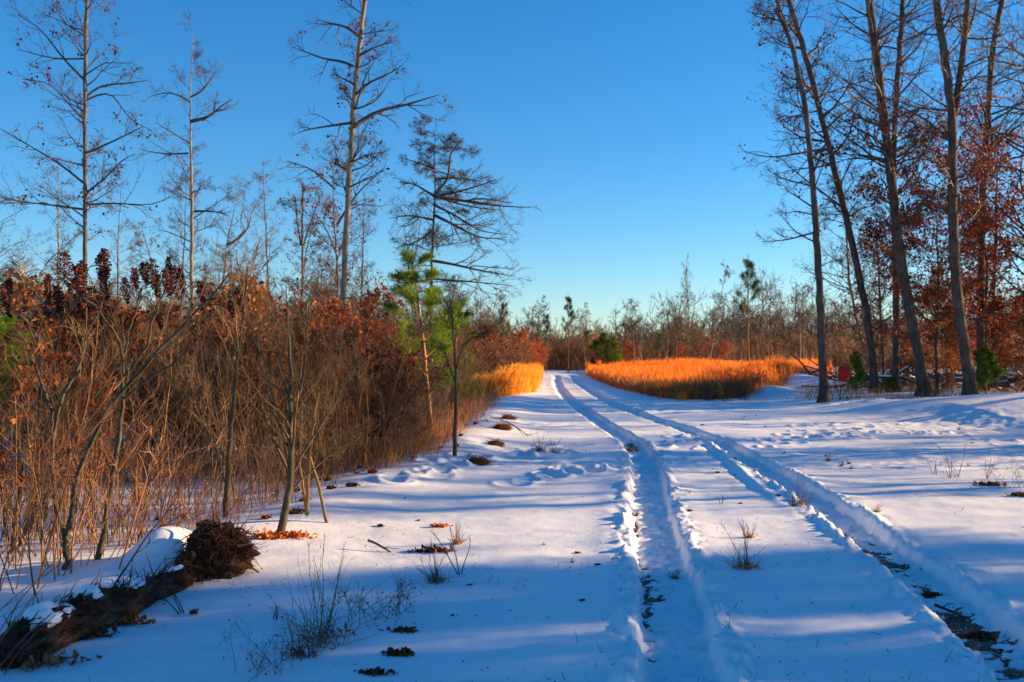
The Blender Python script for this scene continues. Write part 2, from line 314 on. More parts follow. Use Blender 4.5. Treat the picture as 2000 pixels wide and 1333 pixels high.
# ------------------------------------------------------------------ traced trees
def traced(name, label, cat, Y, trunk, w0, w1, seed, prim=34, t0=.15, Lp=2.2, ang=(.9, 1.35), up=.035, bmat=None, tmat=None, limbs=(), leaves=0, lmat=None,
           lsize=.10, levels=3, flare=1.5, flat=0., wob=.13, forks=(), base=None, group=None, sub=(6, 5, 2), lt=(0, 1), tipw=None, leafclump=5, lshape=None, trmin=.0045):
    rng = np.random.default_rng(seed); bmat = bmat or M_barkG; tmat = tmat or M_twig
    P = np.array([at(px, py, Y) for px, py in trunk]); bx, by = P[0][0], Y
    z0 = gz(bx, by) - .05; P[0][2] = z0
    root = thing(name, label, cat, (bx, by, z0), group=group); O = np.array([bx, by, z0])
    w0 = w0 * .57; w1 = w1 * .72; flare = flare * 1.3
    P = smooth_path(P - O, 40); n = 40
    P[1:-1, 0] += .012 * rng.normal(size=n - 2); P[:, 1] += np.cumsum(.015 * rng.normal(size=n)); P[:, 1] -= P[0, 1]
    h = np.linspace(0, 1, n); px2m = Y / F / 2
    R = (w0 + (w1 - w0) * h) * px2m
    zz = P[:, 2]; R = R * (1 + (flare - 1) * np.exp(-zz / .28)) * (1 + .04 * rng.normal(size=n))
    if trunk[-1][1] > 40 and 'snag' not in name: R = R * np.interp(h, [.55, 1], [1, .3])
    g = Geo(); g.tubes(P, R, 12)
    allP = [(P, R)]
    for fk in forks:
        Pf = np.array([at(px, py, Y) for px, py in fk[0]]) - O; Pf = smooth_path(Pf, 24); Rf = np.linspace(fk[1], fk[2], 24) * px2m * .72
        g.tubes(Pf, Rf, 10); allP.append((Pf, Rf))
    ch = [g.build('trunk', bmat, root)]
    gb = Geo(); lv = []
    # limbs traced
    LP = []
    for lb in limbs:
        q = np.array([at(px, py, Y) for px, py in lb[0]]) - O; q[:, 1] += np.linspace(0, 1, len(q)) * rng.normal() * .6
        LP.append((smooth_path(q, 9), np.linspace(lb[1] * px2m, .012, 9)))
    for (Pt, Rt) in allP:
        cnt = int(prim * (1.4 if bmat is M_barkR else 1.0) * (1 if Pt is P else .45))
        pi = np.zeros(cnt, int); t = t0 + (1 - t0) * np.sort(rng.random(cnt)) if Pt is P else .1 + .88 * rng.random(cnt)
        a = ang[0] + (ang[1] - ang[0]) * rng.random(cnt)
        S, D, r = spawn(Pt[None], Rt[None], pi, t, a, rng, 0.5)
        if lshape: L = Lp * np.interp(t, lshape[0], lshape[1]) * (.45 + .8 * rng.random(cnt))
        else: L = Lp * np.interp(t, [0, t0, .5, 1], [.3, .6, 1, .45]) * (.45 + .8 * rng.random(cnt))
        C = grow(S, D, L, 9, wob, up, rng)
        rb = np.minimum(r * .45, .010 + .013 * L)
        LP += [(C[i], np.linspace(rb[i], .007, 9)) for i in range(cnt)]
    P1 = np.array([q[0] for q in LP]); R1 = np.array([q[1] for q in LP]); gb.tubes(P1, R1, 5)
    cur, cR = P1, R1
    lmul = [.55, .5, .5]
    for li in range(levels):
        cur, cR = sublevel(cur, cR, sub[li], lmul[li], rng, t0=.15, n=(6, 5, 4)[li], wob=.18, up=up * .8, rmin=trmin, flat=flat, ang=(.5, 1.05), lmin=.12, rr=.6)
        gb.tubes(cur, cR, 3); lv.append(cur)
    ch.append(gb.build('branches', tmat, root))
    if leaves:
        src = lv[-1]; zt = src[:, -1, 2] / P[-1, 2]
        ok = np.where((zt > lt[0]) & (zt < lt[1]))[0]
        k = rng.choice(ok, min(leaves, len(ok)), replace=False) if len(ok) else []
        tips = src[k, -1]; C = np.repeat(tips, leafclump, 0) + rng.normal(size=(len(tips) * leafclump, 3)) * np.array([.09, .09, .07])
        gl = Geo(); gl.leaves(C, lsize, rng, 1.1, .34)
        if len(C): ch.append(gl.build('leaves', lmat or M_dark, root))
    return reg(root, *ch)

# left side
traced('oak_tree', 'tall slim oak farthest left with level branches and sparse clusters of dark red leaves', 'tree', 33, [(166, 775), (167, 530), (166, 300), (168, 120), (171, -60), (174, -200)], 15, 9, 11, prim=46, t0=.3, Lp=2.3, up=.02, leaves=150, lmat=M_dark,
       limbs=[([(166, 360), (120, 320), (60, 285), (15, 258)], 5), ([(168, 410), (90, 400), (30, 395), (0, 385)], 5), ([(168, 190), (190, 165), (240, 160), (280, 152)], 5), ([(168, 160), (120, 110), (90, 60), (50, 40)], 5), ([(168, 115), (110, 118), (40, 100)], 4), ([(168, 300), (230, 275), (285, 250)], 5), ([(168, 378), (215, 340), (235, 310), (262, 300)], 5), ([(170, 400), (230, 395), (290, 400), (320, 378)], 4), ([(170, 240), (130, 200), (100, 160), (45, 155)], 4), ([(170, 195), (215, 170), (240, 230), (285, 248)], 4)])
traced('bare_tree', 'bare pale barked tree with short crooked limbs, its top well below the frame edge', 'tree', 38, [(377, 770), (375, 590), (373, 450), (371, 300), (370, 200), (373, 120), (376, 60)], 17, 4, 12, prim=44, t0=.22, Lp=1.6, up=.05, bmat=M_barkP,
       limbs=[([(372, 238), (410, 230), (435, 205), (455, 195)], 8), ([(380, 413), (420, 415), (455, 425)], 5), ([(368, 300), (320, 300), (270, 290), (262, 285)], 4), ([(371, 200), (340, 180), (310, 178), (290, 182)], 4), ([(373, 190), (400, 180), (420, 155), (435, 140)], 4), ([(371, 280), (345, 265), (320, 250)], 4)])
traced('bare_tree', 'tall straight pale trunk leaving the frame, one long upswept limb on its right', 'tree', 30, [(668, 795), (669, 640), (673, 500), (680, 380), (689, 200), (700, 100), (712, 0), (722, -100), (730, -220)], 23, 11, 13, prim=40, t0=.4, Lp=1.9, up=.05, bmat=M_barkP, leaves=80, lmat=M_dark, lt=(.3, 1),
       limbs=[([(692, 248), (715, 225), (745, 207), (800, 198), (830, 180), (855, 172)], 10), ([(688, 240), (640, 248), (595, 256), (586, 262)], 6), ([(695, 185), (720, 165), (760, 155), (790, 140)], 6), ([(690, 130), (668, 118), (640, 122), (600, 105), (575, 98)], 6), ([(698, 70), (670, 40), (630, 25), (600, 5)], 7), ([(700, 110), (740, 90), (770, 83)], 5), ([(680, 320), (715, 300), (745, 290)], 4), ([(692, 165), (665, 150), (650, 140)], 5)])
traced('flat_topped_tree', 'dark bare tree with flat tiers of long level branches sweeping right towards the road', 'tree', 42, [(845, 765), (840, 640), (843, 520), (847, 420), (850, 380), (848, 300), (851, 235)], 12, 4, 14, prim=30, t0=.3, Lp=1.7, ang=(1.2, 1.6), up=.0, flat=.7, wob=.09, bmat=M_barkR, tmat=M_barkR, sub=(9, 6, 3), trmin=.006,
       forks=[([(848, 382), (875, 350), (880, 300), (905, 270)], 8, 3)],
       limbs=[([(850, 385), (900, 390), (960, 400), (1038, 402)], 8), ([(850, 385), (910, 372), (950, 360), (970, 352)], 6), ([(846, 420), (890, 440), (940, 468), (990, 462)], 7), ([(846, 400), (900, 425), (930, 450), (990, 455)], 6), ([(845, 510), (880, 515), (940, 530), (1005, 540)], 7), ([(845, 545), (900, 548), (960, 552), (1000, 555)], 5), ([(850, 385), (810, 360), (780, 358)], 6), ([(846, 430), (800, 420), (760, 428)], 5), ([(845, 450), (820, 470), (790, 480)], 5), ([(849, 350), (890, 345), (940, 350)], 5), ([(849, 330), (820, 320), (785, 310)], 4), ([(845, 545), (800, 555), (760, 548)], 5), ([(850, 385), (920, 405), (980, 410)], 5)])
traced('bare_tree', 'thin bare tree close to the left of the leafy oak, its top at mid height', 'tree', 44, [(114, 760), (115, 600), (113, 430), (116, 320)], 9, 4, 15, prim=36, t0=.2, Lp=1.7, bmat=M_barkP, leaves=25, lmat=M_dark)
traced('dead_snag', 'narrow dead snag of three upright prongs beside the tall straight trunk', 'tree', 36, [(590, 775), (590, 580), (590, 470), (590, 355)], 10, 5, 16, prim=14, t0=.2, Lp=.9, bmat=M_barkG, forks=[([(588, 480), (580, 430), (577, 385)], 6, 3), ([(593, 480), (605, 440), (625, 385)], 5, 3)], leaves=22, lmat=M_dark)
traced('bare_tree', 'thin straight bare tree with a fine pale crown between the crooked tree and the snag', 'tree', 52, [(527, 750), (525, 560), (520, 430), (514, 320)], 8, 3, 17, prim=38, t0=.3, Lp=1.7, up=.06)
traced('bare_tree', 'very thin leaning bare sapling tree right of the leafy oak', 'tree', 46, [(225, 755), (230, 620), (233, 470), (240, 350)], 7, 3, 18, prim=30, t0=.25, Lp=1.4, up=.05)
traced('oak_tree', 'slim oak standing right behind the tall straight trunk, with thin leafy side branches', 'tree', 34, [(655, 780), (657, 640), (660, 560), (652, 420), (648, 300)], 10, 4, 19, prim=40, t0=.25, Lp=1.9, up=.04, leaves=120, lmat=M_dark, limbs=[([(655, 370), (610, 330), (560, 315)], 5), ([(658, 440), (700, 380), (745, 345)], 6), ([(658, 500), (640, 450), (610, 410)], 4)])
traced('leaning_tree', 'slanting bare tree with a twisted top right of the pale crooked tree', 'tree', 44, [(428, 770), (435, 570), (445, 470), (462, 400), (470, 360)], 10, 4, 20, prim=36, t0=.3, Lp=1.8, up=.05, bmat=M_barkP, wob=.2, limbs=[([(443, 480), (470, 465), (490, 440), (485, 410), (500, 395)], 6)])
traced('bare_tree', 'thin bare tree just left of the pale crooked tree', 'tree', 42, [(350, 770), (355, 580), (362, 450), (366, 340)], 8, 3, 21, prim=36, t0=.25, Lp=1.5, up=.06)
traced('bare_tree', 'thin bare tree just right of the tall straight trunk', 'tree', 44, [(706, 770), (706, 560), (710, 430), (708, 330)], 7, 3, 22, prim=36, t0=.2, Lp=1.7, up=.05)
traced('bare_tree', 'faint thin forked tree left of the flat topped tree', 'tree', 55, [(812, 750), (806, 600), (795, 480), (782, 400)], 7, 3, 23, prim=30, t0=.25, Lp=1.8, up=.05, forks=[([(802, 540), (815, 480), (822, 430)], 4, 2)])
traced('bare_tree', 'spreading bare tree cut by the left edge of the frame', 'tree', 40, [(-15, 770), (-12, 600), (-5, 450), (5, 380)], 9, 4, 24, prim=40, t0=.3, Lp=1.9, up=.03)
# right wood
K = dict(bmat=M_barkR)
traced('snapped_tree', 'slim grey trunk nearest the clearing, snapped off at a forked top', 'tree', 29.6, [(1610, 795), (1604, 690), (1598, 560), (1590, 420), (1573, 230), (1555, 130), (1538, 70), (1513, 18)], 29, 11, 31, prim=16, t0=.3, Lp=1.5, **K,
       forks=[([(1544, 90), (1535, 50), (1517, 4)], 11, 6)], limbs=[([(1588, 455), (1540, 468), (1495, 470)], 4)])
traced('leaning_oak_tree', 'dark oak leaning left, second trunk from the clearing, with long arching branches', 'tree', 35, [(1710, 775), (1704, 700), (1690, 590), (1652, 420), (1605, 225), (1572, 110), (1540, 0), (1515, -90)], 27, 12, 32, prim=40, t0=.35, Lp=2.6, ang=(1., 1.5), up=.02, leaves=140, lmat=M_dark, **K,
       limbs=[([(1625, 290), (1560, 300), (1500, 315), (1448, 300)], 6), ([(1600, 210), (1570, 180), (1530, 150)], 5), ([(1560, 75), (1530, 50), (1470, 45), (1455, 25)], 5), ([(1618, 255), (1580, 262), (1540, 240)], 4), ([(1585, 130), (1600, 110), (1595, 80)], 4), ([(1650, 410), (1600, 370), (1560, 340), (1530, 310)], 5)])
traced('oak_tree', 'straight dark oak trunk standing directly behind the thick leaning one', 'tree', 35, [(1749, 775), (1750, 640), (1748, 480), (1745, 330), (1752, 180), (1762, 40), (1770, -120)], 24, 12, 33, prim=46, t0=.3, Lp=2.6, up=.03, leaves=460, lmat=M_rust, lt=(0.15, .5), **K)
traced('leaning_oak_tree', 'thick oak trunk leaning left in the middle of the wood, foot spread at the snow', 'tree', 32, [(1806, 772), (1795, 700), (1775, 600), (1760, 520), (1745, 390), (1728, 250), (1712, 130), (1695, 0), (1680, -130)], 38, 18, 34, prim=44, t0=.35, Lp=2.8, up=.03, leaves=300, lmat=M_dark, lt=(.2, .6), **K)
traced('forked_oak_tree', 'thick oak that forks in two high up, nearest the right end of the bank', 'tree', 30, [(1898, 772), (1885, 680), (1868, 560), (1860, 420), (1858, 235), (1845, 130), (1825, 0), (1812, -120)], 38, 17, 35, prim=36, t0=.35, Lp=2.5, up=.03, leaves=300, lmat=M_dark, lt=(.2, .65), **K,
       forks=[([(1860, 240), (1868, 200), (1880, 110), (1890, 0), (1896, -120)], 20, 12)])
traced('oak_tree', 'dark oak behind the young pine at the right, bending right near the top', 'tree', 36, [(1918, 775), (1914, 650), (1916, 480), (1922, 340), (1932, 200), (1938, 100), (1958, 0), (1975, -100)], 26, 13, 36, prim=44, t0=.3, Lp=2.8, up=.03, leaves=500, lmat=M_rust, lt=(.15, .55), **K)
traced('slim_tree', 'thin dark trunk at the far right between thick leafy branches', 'tree', 38, [(1940, 770), (1938, 640), (1942, 500), (1946, 380), (1950, 250)], 13, 6, 37, prim=44, t0=.15, Lp=2.2, up=.03, leaves=600, lmat=M_rust, **K)
traced('oak_tree', 'leafy oak at the right edge of the frame holding dense red brown leaves', 'tree', 34, [(2010, 775), (2005, 600), (2010, 400), (2015, 200), (2020, -50)], 22, 12, 38, prim=60, t0=.15, Lp=3.2, up=.02, leaves=900, lmat=M_rust, lt=(.05, .6), **K)
traced('slim_tree', 'slim olive tree with upswept limbs behind the snapped trunk', 'tree', 40, [(1690, 770), (1685, 680), (1660, 560), (1650, 440), (1640, 360)], 12, 5, 39, prim=40, t0=.15, Lp=2.0, up=.06, bmat=M_barkP, tmat=M_twigO)
traced('slim_tree', 'slim leafy oak left of the thick leaning trunk', 'tree', 38, [(1728, 770), (1722, 640), (1715, 520), (1708, 430)], 10, 5, 40, prim=50, t0=.2, Lp=2.2, up=.03, leaves=500, lmat=M_dark, **K)
traced('slim_tree', 'low oak between the two thickest trunks thick with rust red leaves', 'tree', 33, [(1830, 770), (1828, 640), (1832, 520), (1828, 400)], 11, 5, 41, prim=60, t0=.25, Lp=2.3, up=.02, leaves=800, lmat=M_rust, **K)
# ------------------------------------------------------------------ prototypes
def proto_tree(seed, H=9, r=.11, prim=34, leaves=0, lmat=None, bmat=None, tmat=None, t0=.25, up=.05, Lp=2.0, name='bare_tree', lean=.02, sub=(6, 5, 2), lsize=.1, clump=4, trmin=.007, lt=(0, 1)):
    rng = np.random.default_rng(seed); root = thing(name, '', 'tree')
    P = grow(np.zeros((1, 3)), np.array([[lean * rng.normal(), lean * rng.normal(), 1.]]), H, 22, .03, .01, rng)
    R = np.linspace(r, r * .18, 22)[None] * (1 + .5 * np.exp(-P[:, :, 2] / .2)); g = Geo(); g.tubes(P, R, 8); ch = [g.build('trunk', bmat or M_barkG, root)]
    t = t0 + (1 - t0) * np.sort(rng.random(prim)); S, D, rr = spawn(P, R, np.zeros(prim, int), t, .6 + .6 * rng.random(prim), rng, .3)
    L = Lp * np.interp(t, [0, t0, .5, 1], [.4, .6, 1, .3]) * (.5 + .8 * rng.random(prim)); C = grow(S, D, L, 7, .14, up, rng)
    Rc = np.minimum(rr * .5, .012 + .01 * L)[:, None] * np.linspace(1, .35, 7)[None]; gb = Geo(); gb.tubes(C, Rc, 4); cur, cR = C, Rc
    for li in range(3):
        cur, cR = sublevel(cur, cR, sub[li], (.55, .55, .5)[li], rng, t0=.15, n=4, wob=.17, up=up * .8, rmin=trmin, lmin=.1); gb.tubes(cur, cR, 3)
    ch.append(gb.build('branches', tmat or M_twig, root))
    if leaves:
        zt = cur[:, -1, 2] / H; ok = np.where((zt > lt[0]) & (zt < lt[1]))[0]
        k = rng.choice(ok, min(leaves, len(ok)), replace=False); Cc = np.repeat(cur[k, -1], clump, 0); Cc = Cc + rng.normal(size=Cc.shape) * .06
        gl = Geo(); gl.leaves(Cc, lsize, rng, .9); ch.append(gl.build('leaves', lmat or M_rust, root))
    return reg(root, *ch)
def proto_shrub(seed, H=2.2, stems=14, spread=.35, tmat=None, leaves=0, lmat=None, lean=.25, sub=(7, 4), r=.010, name='bare_shrub', lsize=.08, clump=3, cat='shrub', up=.05, trmin=.0035, wob=.06, split=False):
    rng = np.random.default_rng(seed); root = thing(name, '', cat)
    S = np.c_[rng.normal(size=(stems, 2)) * spread * .5, -.05 * np.ones(stems)]; D = np.c_[S[:, :2] / spread * lean + rng.normal(size=(stems, 2)) * lean * .5, np.ones(stems)]
    L = H * (.5 + .6 * rng.random(stems)); P = grow(S, D, L, 9, wob, up * .3, rng)
    R = (r * (.5 + .8 * rng.random(stems)))[:, None] * np.linspace(1, .3, 9)[None]
    g = Geo(); g.tubes(P, R, 5); cur, cR = P, R; gb = g
    ch = []
    if split: ch.append(g.build('stems', M_stem, root)); gb = Geo()
    for li in range(len(sub)):
        cur, cR = sublevel(cur, cR, sub[li], (.38, .5, .5)[li], rng, t0=.25, n=4, wob=.12, up=up, rmin=trmin, ang=(.35, .9), lmin=.06); gb.tubes(cur, cR, 3)
    ch.append(gb.build('branches', tmat or M_twigR, root))
    if leaves:
        k = rng.choice(len(cur), min(leaves, len(cur)), replace=False); Cc = np.repeat(cur[k, -1], clump, 0); Cc = Cc + rng.normal(size=Cc.shape) * .04
        gl = Geo(); gl.leaves(Cc, lsize, rng, .7); ch.append(gl.build('leaves', lmat or M_rust, root))
    return reg(root, *ch)
def pine_geo(seed, H, rad_, nb, t0=.15, tuft=.11, needles=26, tufts=6, bare=False, upb=.10):
    rng = np.random.default_rng(seed); P = grow(np.zeros((1, 3)), np.array([[0, 0, 1.]]), H, 14, .02, .01, rng)
    R = np.linspace(H * .014, H * .003, 14)[None]; gt = Geo(); gt.tubes(P, R, 7)
    t = t0 + (1 - t0) * (np.arange(nb) // 4 * 4 + rng.random(nb)) / nb; S, D, rr = spawn(P, R, np.zeros(nb, int), np.minimum(t, .97), 1.0 + .25 * rng.random(nb), rng, .6)
    L = rad_ * np.interp(t, [0, t0, .35, 1], [.4, .75, 1, .22]) * (.7 + .5 * rng.random(nb)); C = grow(S, D, L, 7, .06, upb, rng)
    gt.tubes(C, np.minimum(rr * .5, .02)[:, None] * np.linspace(1, .4, 7)[None], 4)
    C2, R2 = sublevel(C, np.full((nb, 7), .01), 4, .45, rng, t0=.3, n=5, wob=.06, up=upb, rmin=.004, ang=(.5, .9)); gt.tubes(C2, R2, 3)
    gn = Geo()
    allC = [C[:, 2:].reshape(-1, 3), C2[:, 1:].reshape(-1, 3), P[0, -4:]]; dd = [np.gradient(C, axis=1)[:, 2:].reshape(-1, 3), np.gradient(C2, axis=1)[:, 1:].reshape(-1, 3), np.tile([[0, 0, 1.]], (4, 1))]
    Cc = np.concatenate(allC); Dd = np.concatenate(dd); Dd /= np.linalg.norm(Dd, axis=1, keepdims=True) + 1e-9
    Cc = np.repeat(Cc, needles, 0); Dd = np.repeat(Dd, needles, 0); Cc = Cc + Dd * (rng.random((len(Cc), 1)) - .5) * tuft
    q = Dd * .9 + rng.normal(size=Dd.shape) * .6; gn.leaves(Cc, tuft, rng, -.15, .035, q)
    return gt, gn
def proto_pine(seed, H, rad_, nb, mat=None, name='young_pine', **k):
    root = thing(name, '', 'pine tree'); a, b = pine_geo(seed, H, rad_, nb, **k)
    return reg(root, a.build('trunk', M_twigR, root), b.build('needles', mat or M_pine, root))
def kill(r):
    for c in kids(r): bpy.data.objects.remove(c)
    KIDS.pop(r.name, None); bpy.data.objects.remove(r)
def scatter(protos, pts, rng, labels, group, sc=(.8, 1.2), tilt=.05, zs=(.9, 1.1)):
    """copies of the prototypes at the given points; the first uses of a prototype move the prototype itself"""
    for i, p in enumerate(pts):
        j = int(rng.integers(len(protos))); s = sc[0] + (sc[1] - sc[0]) * rng.random()
        if len(p) > 2: s *= p[2]
        lb = labels[j] if isinstance(labels, list) else labels
        dup(protos[j], (p[0], p[1], gz(p[0], p[1]) - .03), rng.random() * 6.28, s, lb, group, zs[0] + (zs[1] - zs[0]) * rng.random(), (tilt * rng.normal(), tilt * rng.normal()))
rng = np.random.default_rng(77)
def bnd(y): return float(np.interp(y, [0, 6, 8.5, 10, 12.5, 14.5, 17, 20, 31, 45, 60, 80], [-4.2, -3.6, -2.5, -2.15, -1.9, -1.15, -1.0, -.8, -.35, .2, 1.0, 2.2]))
# dense brown brush on the left
B = [proto_shrub(100 + i, 2.0 + .2 * (i % 3), 16, .45, (M_twigR, M_twig, M_twigR, M_twigO, M_twigR)[i], sub=(9, 4), lean=(.25, .45)[i % 2], wob=(.06, .1)[i % 2]) for i in range(5)]
pts = []
while len(pts) < 190:
    y = 12.5 + 55 * rng.random() ** 1.9; x = bnd(y) - .35 - (y * .55 + .5) * rng.random() ** 1.1
    if x < -.56 * y - 1.5: continue
    if y < 19 and x < -.2 * y and rng.random() < .78: continue
    pts.append((x, y, (1.6 + (.045 if x < -.2 * y else .026) * y) / 2.35))
scatter(B, pts, rng, 'brown red bare shrub of upright twigs in the dense brush left of the road', 'shrubs in the brush left of the road', (.7, 1.08))
# leafy scrub oaks
OK_ = [proto_tree(200 + i, 2.9, .03, 22, leaves=(260, 200, 320, 160)[i], lmat=(M_rust, M_brown, M_rustO, M_dark)[i], tmat=M_twigR, bmat=M_barkG, t0=.15, Lp=1.0, name='scrub_oak', sub=(5, 4, 2), lsize=.10, clump=3, trmin=.004) for i in range(4)]
pts = []
while len(pts) < 34:
    y = 14 + 40 * rng.random() ** 1.6; x = bnd(y) - .8 - (y * .5) * rng.random()
    if x < -.56 * y - .5: continue
    pts.append((x, y))
pp = 0
while pp < 22:
    y = 10.5 + 11 * rng.random(); x = bnd(y) - .9 - (y * .5) * rng.random()
    if x < -.56 * y - .5: continue
    pts.append((x, y, .55)); pp += 1
scatter(OK_, pts, rng, 'small scrub oak holding rust brown leaves inside the brush left of the road', 'scrub oaks left of the road', (.65, 1.1))
for (px, py, Y, s, j, lb) in [(545, 560, 19, 1., 0, 'bushy oak with bright rust leaves rising above the brush, left of the snag'), (715, 560, 26, 1.15, 0, 'broad rust leaved oak right of the tall straight trunk'), (770, 670, 17, .75, 0, 'orange brown leaved oak low in the brush, near its right end'), (640, 640, 17, .8, 3, 'dark red leaved oak in the middle of the brush'),
                             (80, 655, 12, .62, 0, 'small oak with glowing orange leaves near the left edge'), (420, 640, 15, .75, 0, 'orange leaved oak behind the olive sapling'), (820, 650, 19, .8, 3, 'red brown leafed oak beside the green pine'), (300, 655, 18, .9, 0, 'rust leaved oak behind the sumac seed heads'), (600, 610, 15, 1, 2, 'orange leaved oak just right of the bushy rust oak crown'), (690, 625, 19, 1, 0, 'rust oak below the foot of the tall straight trunk'), (800, 700, 15.5, 1, 2, 'short orange leaved oak low at the right part of the brush'), (500, 650, 14, 1, 2, 'small orange oak directly left of the bushy sapling'), (180, 700, 11, 1, 2, 'small rust leaved oak between the two front sumacs'), (985, 665, 42, 1.1, 3, 'dark red leafed bush above the yellow grass patch')]:
    p = at(px, py, Y); g0 = gz(p[0], Y); hh = (p[2] - g0) / 2.9
    dup(OK_[j], (p[0], Y, g0 - .03), rng.random() * 6, hh, lb)
# leafy undergrowth at the foot of the right wood and along the far edge
pts = [((px - 1000) / F * Y, Y, s) for px, Y, s in [(1640, 46, 1.), (1700, 44, 1.), (1740, 42, .9), (1790, 40, 1.1), (1850, 38, 1.2), (1880, 44, 1.4), (1950, 38, 1.3), (1990, 36, 1.4), (1930, 46, 1.6), (1820, 50, 1.5), (1760, 49, 1.2), (1720, 49, 1.2), (1860, 34, .5), (1840, 33, .4), (1980, 42, 1.6), (2010, 33, 1.1), (1680, 50, 1.1), (1900, 50, 1.5), (1995, 30, .5)]]
pts = [(a, b, c * (.55 if b > 40.5 else .85)) for a, b, c in pts]
scatter(OK_, pts, rng, 'leafy red brown scrub oak under the trees of the right wood', 'scrub oaks under the right wood', (.9, 1.15))
pts = []
while len(pts) < 30:
    Y = 62 + 45 * rng.random(); px = 900 + 800 * rng.random()
    if 1060 < px < 1150 and Y < 85: continue
    if px > 1600: continue
    if Y < 90 and px > 1100: continue
    pts.append(((px - 1000) / F * Y, Y, .85))
scatter(OK_, pts, rng, 'dark red leafed bush in the scrub at the far end of the clearing', 'far red bushes', (.8, 1.3))
# far shrubs
FB = [proto_shrub(150 + i, 3.4, 18, 1.2, (M_twigR, M_twig)[i % 2], sub=(9, 5), r=.018, trmin=.010, lean=.4, name='far_shrub') for i in range(3)]
pts = []
while len(pts) < 255:
    Y = 72 + 50 * rng.random(); px = -100 + 2200 * rng.random()
    if px < 850 and rng.random() < .6: continue
    if Y < 98 and 1085 < px < 1640: continue
    if px > 1580 and 54 < Y < 106: continue
    if Y < 84 and px > 1000 and px < 1085: continue
    pts.append(((px - 1000) / F * Y, Y))
pts += [((px - 1000) / F * Y, Y) for px, Y in zip(1030 + 140 * rng.random(16), 97 + 8 * rng.random(16))]
pts += [((px - 1000) / F * Y, Y) for px, Y in zip(1670 + 360 * rng.random(0), 39 + 8 * rng.random(0))]
scatter(FB, pts, rng, 'brown leafless bush in the far scrub belt under the distant trees', 'bushes of the far scrub belt', (.65, 1.15))
scatter(FB, [((px - 1000) / F * Y, Y) for px, Y in zip(1650 + 380 * rng.random(42), 40 + 11 * rng.random(42))], rng, 'low bare bush among the trunks of the right wood', 'bushes under the right wood', (.42, .68))
# far bare trees
FT = [proto_tree(300 + i, 8.5, .09, 30, t0=.25, Lp=1.9, bmat=(M_barkG, M_barkP)[i % 2], sub=(6, 4, 2), trmin=.011, lean=.06) for i in range(4)]
pts = []
while len(pts) < 120:
    Y = 60 + 70 * rng.random(); px = -80 + 2150 * rng.random()
    if 950 < px < 1300 and (Y < 90 or rng.random() < .85): continue
    if px > 1100 and px < 1600 and Y < 96: continue
    if px > 1580 and 54 < Y < 112: continue
    s = .72 if (px > 900 and px < 1500) else 1.0
    if px < 900: s = 1.0
    pts.append(((px - 1000) / F * Y, Y, s))
scatter(FT, pts, rng, 'thin leafless tree in the distant woodland edge', 'distant bare trees', (.45, 1.25), tilt=.05)
def place_tree(pr, px, ptop, Y, Hn, lb, rz=0, tilt=(0, 0), name=None, wid=1):
    x = (px - 1000) / F * Y; g0 = gz(x, Y); z = CH - (ptop - HY) / F * Y; s = (z - g0) / Hn
    r = dup(pr, (x, Y, g0 - .05), rz, s * wid, lb, None, 1 / wid, tilt)
    if name: r.name = name
    if 'group' in r: del r['group']
    return r
place_tree(FT[0], 1343, 505, 80, 8.5, 'tall dark narrow dead spire rising above the distant trees', 1, wid=.42)
place_tree(FT[1], 1385, 515, 84, 8.5, 'tall bare tree right of the dark spire, leaning slightly', 2, (0, .03), wid=.8)
place_tree(FT[2], 1320, 560, 88, 8.5, 'bare forked tree left of the dark spire', 3)
place_tree(FT[3], 1240, 575, 85, 8.5, 'crooked bare tree leaning left beside the open sky gap', 1, (0, -.2))
place_tree(FT[1], 1145, 605, 92, 8.5, 'rounded reddish bare tree at the end of the road', 4)
place_tree(FT[2], 1045, 580, 90, 8.5, 'bare tree with a bent flat top left of the far road end', 2, (0, -.12))
place_tree(FT[0], 1510, 535, 70, 8.5, 'broad bare tree behind the tall pine', 5)
place_tree(FT[3], 1560, 550, 66, 8.5, 'bare tree just left of the snapped trunk', 2.2)
place_tree(FT[1], 925, 560, 62, 8.5, 'leaning bare tree right of the green pine', 2.6, (0, -.12))
place_tree(FT[2], 905, 540, 58, 8.5, 'slender bare tree bending over near the green pine', 5.1, (0, -.1))
# tree screen of the right-hand wood, continuing out of frame (casts the long shadows)
WT = [proto_tree(330 + i, 11, .13, 40, leaves=(350, 650)[i % 2], lmat=(M_rust, M_dark)[i % 2], t0=.12, Lp=2.8, sub=(6, 4, 2), name='oak_tree', lsize=.13, clump=4, trmin=.008, bmat=M_barkR) for i in range(3)]
pts = []
while len(pts) < 62:     # behind the traced trunks
    Y = 40 + 45 * rng.random(); px = 1640 + 600 * rng.random(); pts.append(((px - 1000) / F * Y, Y))
pts = [(x_ * y_, y_) for x_, y_ in zip(.47 + .3 * rng.random(9), 31 + 11 * rng.random(9))]
scatter(WT, pts, rng, 'leafless or brown leaved oak deeper inside the right hand wood', 'oaks deep in the right wood', (.6, .95))
rgs = np.random.default_rng(1234); SH = []
for k in range(36):
    x = 13 + 32 * rgs.random(); y = 6.3 + .235 * x - 12.0 * rgs.random() ** 1.1
    SH.append((x, y))
SB = []
while len(SB) < 16:
    yg = 10.0 + 18 * rgs.random() ** 1.2; x = 14 + 26 * rgs.random(); y = yg + .235 * x
    if x / y > .6: SB.append((x, y))
scatter(WT, SH[:33], rgs, 'tall oak of the wood standing beyond the right side of the clearing', 'oaks beyond the right side', (.75, 1.1))
SB0 = len(SB)
scatter(FT, SB, rgs, 'bare slender tree of the wood standing beyond the right side of the clearing', 'bare trees beyond the right side', (1.0, 1.35))
